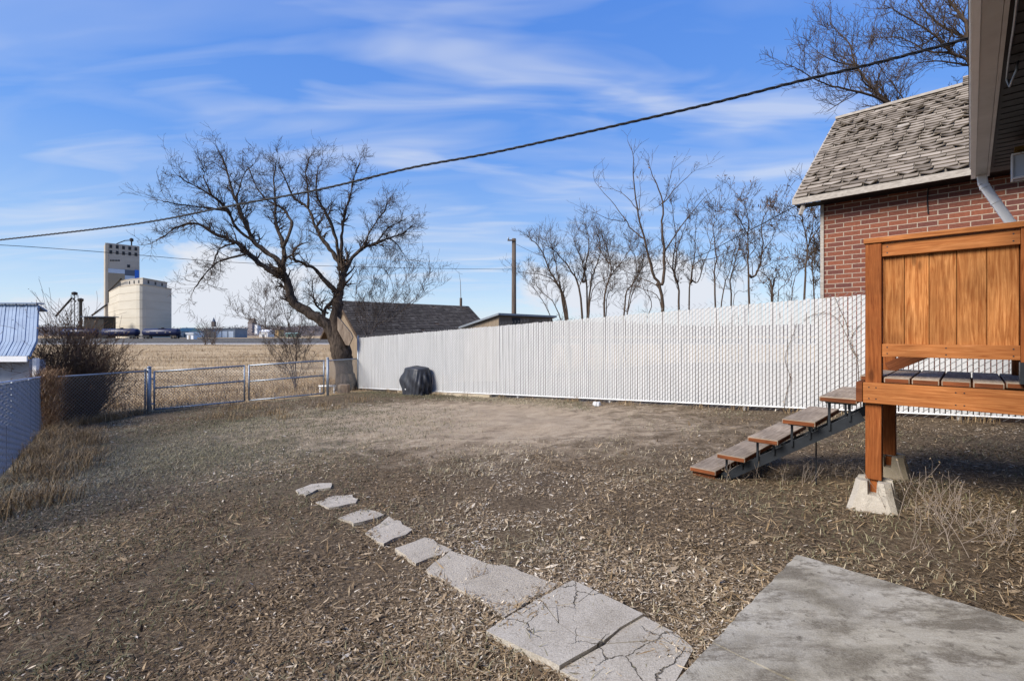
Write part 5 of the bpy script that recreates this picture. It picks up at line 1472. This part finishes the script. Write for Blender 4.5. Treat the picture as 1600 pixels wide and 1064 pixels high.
# single dry weeds
def weed(px, py, n, h, label, spread=.12, mat='rust_straw'):
    p = G(px, py); r_ = thing('dry_weed', p, label, 'weed', 'dry weeds in the yard')
    b = MB()
    for k in range(n):
        q = p + V((rng.gauss(0, spread), rng.gauss(0, spread), -.01))
        sprout(b, q, V((rng.gauss(0, .35), rng.gauss(0, .35), 1)), rng.uniform(h * .5, h), .0022, 1, .1, .16, (1, 3), .45, .0011)
    b.build('stems', M['pale_twig'], r_, True)
    pk = np.array([b.v[rng.randrange(len(b.v))] for _ in range(n * 5)]); quads_mesh('leaves', leafquads(pk + RG.normal(0, .006, pk.shape), RG.uniform(.004, .011, len(pk))), M['straw'], RG.random(len(pk)), r_)
rng = random.Random(31)
weed(1495, 830, 26, .36, 'tallest clump of dry weeds right of the near pier block', .13)
weed(1545, 845, 12, .25, 'thin dry weeds near the right edge above the patio slab', .12)
weed(1425, 800, 9, .22, 'few leaning weed stalks right beside the near pier block', .10)
weed(1235, 752, 14, .3, 'wiry dry weeds under the black stringer of the steps', .13)
weed(1160, 748, 12, .22, 'short dry weeds at the foot of the steps', .10)
weed(915, 785, 16, .12, 'low golden weed patch in the middle of the yard', .16)
weed(1450, 880, 8, .14, 'small weed sprigs just behind the patio slab', .14)
weed(745, 905, 10, .10, 'little dry weed growing in the joint between the stepping slabs', .02)
weed(1310, 745, 10, .2, 'sparse weeds in the dark soil left of the near deck post', .12)

# ------------------------------------------------------------------ grain terminal far behind the tracks
M['silo'] = simple('cream_silo_concrete', (.52, .48, .40), (.43, .395, .325), .06, .9, 0, 0, .1, stretch=(.5, .5, 3))
M['silo_stain'] = simple('stained_silo_concrete', (.48, .42, .33), (.36, .31, .24), .1, .9, stretch=(1, 1, .3))
M['workhouse'] = simple('grey_beige_concrete', (.42, .39, .34), (.33, .30, .26), .08, .9, stretch=(.6, .6, 2))
def XY(px, D): p = W(px, HY, D); return (p.x, p.y)
ge = thing('grain_elevator', V((*XY(205, 300), -1.0)), 'tall concrete grain elevator with cream silos beyond the railway', 'grain elevator')
TOPZ = CAMZ + (HY - 445) / FPX * 270
sp_ = [XY(169, 325), XY(186, 284), XY(213, 271.2), XY(218, 270.3), XY(222.5, 270.8), XY(228, 273), XY(268, 298), XY(262, 335), XY(205, 350)]
b = MB(); b.prism(sp_, -1.5, TOPZ); sil = b.build('silo_block', M['silo'], ge)
b = MB()      # pour lines and shallow flutes
for i in range(6):
    a_, c_ = V((*sp_[i], 0)), V((*sp_[i + 1], 0)); nn = V(((c_ - a_).y, -(c_ - a_).x, 0)).normalized(); nn = nn if nn.y < 0 else -nn
    for zz in (6, 11, 16, 21, 25.5): b.beam(a_ + Zu * zz + nn * .04, c_ + Zu * zz + nn * .04, .12, .16)
b.build('pour_lines', M['silo_stain'], sil)
cen = V((sum(p[0] for p in sp_) / len(sp_), sum(p[1] for p in sp_) / len(sp_), 0))
b = MB(); b.prism([tuple((cen + (V((*p, 0)) - cen) * 1.012))[:2] for p in sp_], TOPZ, TOPZ + .5); b.build('cornice', M['silo_stain'], sil)
gp2 = [XY(189, 292), XY(197, 283), XY(223, 273.5), XY(261, 297), XY(255, 325), XY(208, 335)]
GT = TOPZ + .5 + 3.6
b = MB(); b.prism(gp2, TOPZ + .5, GT); gal = b.build('gallery', M['workhouse'], ge)
b = MB(); b.prism([tuple((cen + (V((*p, 0)) - cen) * 1.02))[:2] for p in gp2], GT, GT + .35); b.build('roof_slab', M['silo_stain'], gal)
def windows_on(p, q, n, z0, z1, w_, par, mat, f0=.08, f1=.92, name='window'):
    a_, c_ = V((*p, 0)), V((*q, 0)); d = (c_ - a_); Lw = d.length; d.normalize(); nn = V((d.y, -d.x, 0)); nn = nn if nn.y < 0 else -nn
    for k in range(n):
        f = f0 + (f1 - f0) * (k + .5) / n
        m_ = a_ + d * Lw * f + nn * .02; b = MB(); b.box((m_.x, m_.y, (z0 + z1) / 2), (w_, .3, z1 - z0), (d, nn, Zu)); b.build(name, M[mat], par)
windows_on(gp2[1], gp2[2], 3, TOPZ + 1.5, TOPZ + 3.3, 1.1, gal, 'dark_open'); windows_on(gp2[2], gp2[3], 3, TOPZ + 1.5, TOPZ + 3.3, 1.4, gal, 'dark_open')
w0, w1 = XY(166.5, 352), XY(218, 366)
wh_h = CAMZ + (HY - 379.5) / FPX * 352
dv = V((w1[0] - w0[0], w1[1] - w0[1], 0)).normalized(); nb = V((-dv.y, dv.x, 0)); nb = nb if nb.y > 0 else -nb
poly = [w0, w1, tuple(V((*w1, 0)) + nb * 18)[:2], tuple(V((*w0, 0)) + nb * 18)[:2]]
b = MB(); b.prism(poly, -1.5, wh_h); wk = b.build('workhouse_tower', M['workhouse'], ge)
b = MB(); b.prism([tuple(V((*w0, 0)) - dv * .8 - nb * .3)[:2], tuple(V((*w0, 0)) + dv * .9 - nb * .35)[:2], tuple(V((*w0, 0)) + dv * .9 + nb * 1)[:2], tuple(V((*w0, 0)) - dv * .8 + nb * 1)[:2]], -1.5, wh_h - .2); b.build('corner_shaft', M['silo_stain'], wk)
for zt in (386, 394.8):
    zz = CAMZ + (HY - zt) / FPX * 356; windows_on(w0, w1, 5, zz - 1.3, zz + 1.3, 1.6, wk, 'dark_open', .03, .98)
zz = CAMZ + (HY - 415) / FPX * 358; windows_on(w0, w1, 1, zz - 1.1, zz + 1.1, 1.7, wk, 'dark_open', .6, .72)
zz = CAMZ + (HY - 431) / FPX * 358; windows_on(w0, w1, 1, zz - .6, zz + .6, 1.7, wk, 'dark_open', .28, .36)
def panel(px0, px1, y0, y1, mat, name, off=.25):
    def fpt(px):
        k = (px - CX) / FPX; t = (k * w0[1] - w0[0]) / (dv.x - k * dv.y); return V((*w0, 0)) + dv * t
    a_, c_ = fpt(px0) - nb * off, fpt(px1) - nb * off
    D_ = (a_.y + c_.y) / 2; z1, z0 = CAMZ + (HY - y0) / FPX * D_, CAMZ + (HY - y1) / FPX * D_
    b = MB(); b.prism([tuple(a_)[:2], tuple(c_)[:2], tuple(c_ + nb * .4)[:2], tuple(a_ + nb * .4)[:2]], z0, z1); return b.build(name, M[mat], wk)
M['sky_paint'] = NT('pale_blue_paint').done((.42, .50, .60), .7)
M['logo_blue'] = NT('bright_blue_paint').done((.03, .14, .55), .6)
M['slate_paint'] = NT('slate_blue_paint').done((.09, .11, .15), .7)
M['brown_wall'] = NT('brownish_concrete').done((.27, .235, .18), .9)
panel(168, 195, 420.5, 427, 'sky_paint', 'pale_band'); panel(168, 195, 427, 452, 'brown_wall', 'stained_lower_wall', .2)
panel(195, 211, 422, 434, 'slate_paint', 'dark_panel'); panel(195, 211, 431, 437, 'sky_paint', 'pale_panel', .3)
for x0 in (172, 174.4, 176.6, 179, 181.2, 183.6, 185.6): panel(x0, x0 + 1.5, 406, 408.2, 'dark_open', 'painted_letter', .22)
lc = panel(210.5, 217, 422, 436, 'logo_blue', 'blue_emblem', .32)
b = MB(); p = V((*w0, wh_h)) + dv * 15 + nb * 3; b.tube([p - dv * 0, p + Zu * 3.6], .45, 8); b.tube([p + Zu * 3.4, p + Zu * 3.9, p + Zu * 5.6, p + Zu * 6.1], [.8, 1.3, 1.2, .4], 10); b.tube([p + Zu * 4.5, p + Zu * 3.6 - dv * 4, p + Zu * .4 - dv * 9], .35, 6); b.build('distributor_head', M['rail_iron'], wk)
b = MB(); p = V((*w0, 0)); zz = CAMZ + (HY - 476) / FPX * 352; b.tube([p - nb * 1 + Zu * zz, p - dv * 8.5 - nb * 2 + Zu * (zz - 8.5)], .6, 8); b.build('loading_spout', M['rail_iron'], ge)
b = MB(); aa_, cc_ = XY(170, 322), XY(189, 280); b.beam(V((*aa_, TOPZ + 1.2)), V((*cc_, TOPZ + 4.6)), 1.0, .5); b.beam(V((*aa_, TOPZ - 7)), V((*aa_, TOPZ + 1.2)), .8, .8, V((0, 1, 0))); b.build('conveyor_bridge', M['rail_iron'], ge)
# bucket elevator legs left of it
def leg_tower(px, ytop, D, label, frame=True):
    p = W(px, ytop, D); r_ = thing('conveyor_tower', V((p.x, p.y, -1)), label, 'grain leg', None)
    b = MB()
    hh = p.z
    if frame:
        for sx in (-1, 1):
            for sy in (-1, 1): b.tube([V((p.x + sx * 1.1, p.y + sy * 1.1, -1)), V((p.x + sx * 1.1, p.y + sy * 1.1, hh - 2))], .16, 5)
        z = 1
        while z < hh - 3:
            for sy in (-1, 1): b.tube([V((p.x - 1.1, p.y + sy * 1.1, z)), V((p.x + 1.1, p.y + sy * 1.1, z + 2))], .1, 4)
            b.tube([V((p.x - 1.1, p.y - 1.1, z)), V((p.x + 1.1, p.y - 1.1, z))], .1, 4); z += 2.5
    else: b.tube([V((p.x, p.y, -1)), V((p.x, p.y, hh - 1))], .8, 8)
    b.build('tower', M['rail_iron'], r_)
    b = MB(); b.tube([V((p.x, p.y, hh - 2)), V((p.x, p.y, hh - 1.4)), V((p.x, p.y, hh - .4)), V((p.x, p.y, hh))], [1.2, 1.5, 1.4, .5], 10); b.build('head', M['rail_iron'], r_)
    if frame:
        b = MB(); q = W(91, 494, D); b.tube([V((p.x - .3, p.y - 1.5, hh - 4)), V((q.x, q.y - 1.5, q.z))], .55, 6); q = W(122, 472, D); b.tube([V((p.x + .3, p.y - 1.5, hh - 4)), V((q.x, q.y - 1.5, q.z))], .4, 6); b.build('spout', M['rail_iron'], r_)
leg_tower(116.5, 456, 290, 'steel lattice grain leg with two slanting spouts behind the dense bush')
leg_tower(126, 466, 290, 'slim round grain leg with a mushroom head, right of the lattice one', False)
b = MB(); p = W(148, 500, 262); b.prism([(p.x - 6, p.y), (p.x + 5, p.y), (p.x + 5, p.y + 8), (p.x - 6, p.y + 8)], -1.2, p.z + 1.6)
sh2 = thing('receiving_shed', V((p.x, p.y, -1)), 'low dark receiving shed at the foot of the grain elevator', 'shed'); b.build('wall', M['rail_iron'], sh2)
b = MB(); b.prism([(p.x - 7, p.y - 1), (p.x + 6, p.y - 1), (p.x + 6, p.y + 9), (p.x - 7, p.y + 9)], p.z + 1.6, p.z + 2.1); b.build('roof', M['slate_paint'], sh2)
# tank wagons
def tank_car(px0, px1, label):
    D = 205; x0, x1 = W(px0, HY, D).x, W(px1, HY, D).x; xm = (x0 + x1) / 2; Lc = x1 - x0 - 1.0
    zr = -.68
    r_ = thing('tank_wagon', V((xm, D, zr)), label, 'tank wagon', 'dark blue tank wagons on the far track')
    b = MB(); zc_ = zr + 2.75; rr_ = 1.62
    xs = [-.5, -.49, -.475, -.45, .45, .475, .49, .5]; rs = [.05, .55, .82, 1, 1, .82, .55, .05]
    b.tube([V((xm + Lc * a, D, zc_)) for a in xs], [rr_ * a for a in rs], 20); b.build('tank', M['tank'], r_, True)
    b = MB(); b.tube([V((xm + Lc * .03, D, zc_ + rr_ - .1)), V((xm + Lc * .03, D, zc_ + rr_ + .45))], .6, 10)
    b.box((xm + Lc * .03, D, zc_ + rr_ + .1), (3.4, 1.6, .08)); b.build('manway', M['rail_iron'], r_)
    b = MB(); b.box((xm, D, zr + 1.12), (Lc + .6, .7, .35)); 
    for e in (-1, 1): b.box((xm + e * Lc * .36, D, zr + 1.25), (2.6, 2.5, .5)); b.box((xm + e * (Lc * .5 + .55), D, zr + .95), (.9, .35, .35))
    b.build('underframe', M['rail_iron'], r_)
    for e in (-1, 1):
        b = MB(); tx = xm + e * Lc * .37; b.box((tx, D - .98, zr + .55), (2.6, .2, .35)); b.box((tx, D + .98, zr + .55), (2.6, .2, .35)); bg_ = b.build('bogie', M['rail_iron'], r_)
        for ww in (-.9, .9):
            b = MB(); b.tube([V((tx + ww, D - .85, zr + .45)), V((tx + ww, D - .70, zr + .45))], .46, 14); b.tube([V((tx + ww, D + .7, zr + .45)), V((tx + ww, D + .85, zr + .45))], .46, 14); b.tube([V((tx + ww, D - .7, zr + .45)), V((tx + ww, D + .7, zr + .45))], .08, 6); b.build('wheelset', M['rail_iron'], bg_)
    b = MB()
    for (f, wv, zz) in ((-.33, .5, .1), (-.28, .9, .1), (-.05, .7, -.15), (.18, .6, .0), (.30, .8, .1)):
        b.box((xm + Lc * f, D - rr_ - .02 + abs(zz) * .1, zc_ + zz), (wv, .06, .22))
    b.build('stencil_patch', M['silo_stain'], r_)
tank_car(222, 283, 'rightmost dark blue tank wagon, whole, in front of the silo corner')
tank_car(158, 219, 'middle dark blue tank wagon below the left silo face')
tank_car(94, 155, 'dark blue tank wagon mostly hidden behind the dense bush')
# small far buildings
def hut(px0, px1, y0, D, h, dep, wall, roof, label, name, cat, rise=.0, doors=()):
    p, q = W(px0, HY, D), W(px1, HY, D); z0 = -1.1
    t = thing(name, V(((p.x + q.x) / 2, D, -1)), label, cat)
    b = MB(); b.prism([(p.x, D), (q.x, D), (q.x, D + dep), (p.x, D + dep)], z0, -1 + h); b.build('wall', wall, t)
    b = MB(); e = .4
    if rise:
        A_, B_, C_, D_ = V((p.x - e, D - e, -1 + h)), V((q.x + e, D - e, -1 + h)), V((q.x + e, D + dep / 2, -1 + h + rise)), V((p.x - e, D + dep / 2, -1 + h + rise))
        E_, F_ = V((q.x + e, D + dep + e, -1 + h)), V((p.x - e, D + dep + e, -1 + h))
        b.face([A_, B_, C_, D_]); b.face([D_, C_, E_, F_]); b.face([A_, D_, F_]); b.face([B_, E_, C_])
    else: b.prism([(p.x - e, D - e), (q.x + e, D - e), (q.x + e, D + dep + e), (p.x - e, D + dep + e)], -1 + h, -1 + h + .4)
    b.build('roof', roof, t)
    for (a0, a1, z_0, z_1, mt) in doors:
        b = MB(); b.box((p.x + (q.x - p.x) * (a0 + a1) / 2, D - .05, -1 + (z_0 + z_1) / 2), ((q.x - p.x) * (a1 - a0), .3, z_1 - z_0)); b.build('door', mt, t)
MW = M['white_paint']; MG = simple('pale_green_metal', (.32, .47, .42), (.26, .40, .36), .3, .6); MBl = simple('blue_grey_metal', (.20, .24, .29), (.15, .18, .22), .3, .6); MT = simple('tan_wall_paint', (.42, .36, .28), (.33, .28, .22), .3, .8)
MLB = simple('light_blue_door_paint', (.52, .60, .68), (.45, .53, .62), .5, .6); MO = simple('ochre_wall_paint', (.50, .34, .16), (.42, .28, .13), .3, .8)
hut(292, 302, 0, 200, 2.4, 2.5, MW, MW, 'small white cabin standing beside the tracks near the last tank wagon', 'trackside_cabin', 'cabin', 0, ((.3, .5, .2, 1.9, MT),))
hut(276, 295, 0, 330, 4.2, 12, MW, MG, 'white building with pale green roof behind the tank wagon end', 'green_roof_building', 'building', 2.6, ((.15, .35, .3, 2.6, MBl), (.6, .75, .3, 2.6, MBl)))
hut(325, 367, 0, 300, 5.6, 14, MBl, MBl, 'long blue grey garage with pale roller doors across the tracks', 'roller_door_garage', 'garage', 0, ((.05, .28, .2, 3.9, MT), (.32, .5, .2, 4.1, MLB), (.54, .72, .2, 4.1, MLB), (.77, .95, .2, 4.1, MLB)))
hut(318.5, 326.5, 0, 299, 5.2, 13, MT, MT, 'narrow tan annex at the left end of the long garage', 'tan_annex', 'building', 0, ((.4, .7, .2, 2.4, MBl),))
hut(430, 435, 0, 420, 6, 10, MO, M['hill'], 'ochre house on the far hillside seen through the slender shrub', 'ochre_house', 'house', 3.5, ((.2, .4, 3, 5, M['dark_open']),))
hut(405, 418, 0, 360, 4.0, 10, MW, MW, 'low white house seen through the slender shrub stems', 'white_house', 'house', 1.8, ((.4, .6, .2, 2.3, MBl),))
hut(300, 309, 0, 380, 3.4, 9, MW, MBl, 'little white house right of the trackside cabin', 'small_white_house', 'house', 1.5, ((.4, .55, .2, 2.2, MBl),))
hut(398, 402, 0, 600, 14, 9, MW, MW, 'pale tower block of a grain store far off behind the slender shrub', 'far_grain_store', 'grain store', 0, ((.3, .7, 0, 3, M['dark_open']),))
hut(387, 394, 0, 640, 17, 12, simple('haze_paled_brown_wall', (.30, .26, .25), (.25, .215, .21), .1, .9), M['hill'], 'old wooden grain elevator on the skyline behind the slender shrub', 'wooden_elevator', 'grain elevator', 7.0, ((.3, .6, 0, 4, M['dark_open']),))  # brown wall colour paled to carry the distance haze
hut(446, 462, 0, 340, 2.6, 8, simple('green_far_wall', (.13, .20, .17), (.10, .16, .14), .2, .8), MG, 'long low green shed beyond the rail yard', 'green_shed', 'shed', .8, ((.3, .5, 0, 2, M['dark_open']),))
p = W(334, 503, 820); ch = thing('church_steeple', V((p.x, p.y, p.z - 8)), 'small church steeple on the wooded skyline', 'steeple')
b = MB(); b.box(p - Zu * 4, (5, 5, 9)); b.build('tower', M['hill'], ch)
b = MB(); b.tube([p + Zu * .5, p + Zu * 8], [2.9, .15], 8); b.build('spire', M['slate_paint'], ch)
# woods on the far hills
n = 30000
xx = RG.uniform(-900, 420, n); yy = RG.uniform(560, 905, n)
hv = np.array([hz(v) for v in xx]); t_ = np.where(yy < 700, (yy - 560) / 140 * .35, .35 + (yy - 700) / 200 * .65)
base = -1 + hv * t_
tree = vnoise(xx, yy * .3, .12, 40); hgt = RG.random(n) * (2.5 + 6.5 * tree)
c_ = np.stack([xx, yy, base + hgt], 1)
tag(quads_mesh('distant_woods', leafquads(c_, RG.uniform(.5, 1.7, n), False, .8), M['far_wood'], np.clip(vnoise(xx, yy * .4, .08, 41) * .9 + RG.normal(0, .12, n), 0, .97), None, True), 'brown leafless woods on the far hillside', 'woods')
# two young trees out in the field by the road
FT_ = 'young trees by the gravel road'
for (px, D, h, lab) in ((321, 95, 4.6, 'small bare young tree by the gravel road, left of its twin'), (333, 92, 3.6, 'shorter bare young tree by the gravel road, right of its twin')):
    p = W(px, HY, D); r_ = thing('young_tree', V((p.x, p.y, -1)), lab, 'tree', FT_); b = MB()
    for k in range(6): sprout(b, V((p.x + rng.gauss(0, .2), p.y, -1.05)), V((rng.gauss(0, .3), rng.gauss(0, .3), 1)), h * rng.uniform(.6, 1), .05, 2, .2, .15, (3, 5), .45, .018)
    b.build('stems', M['twig_grey'], r_)
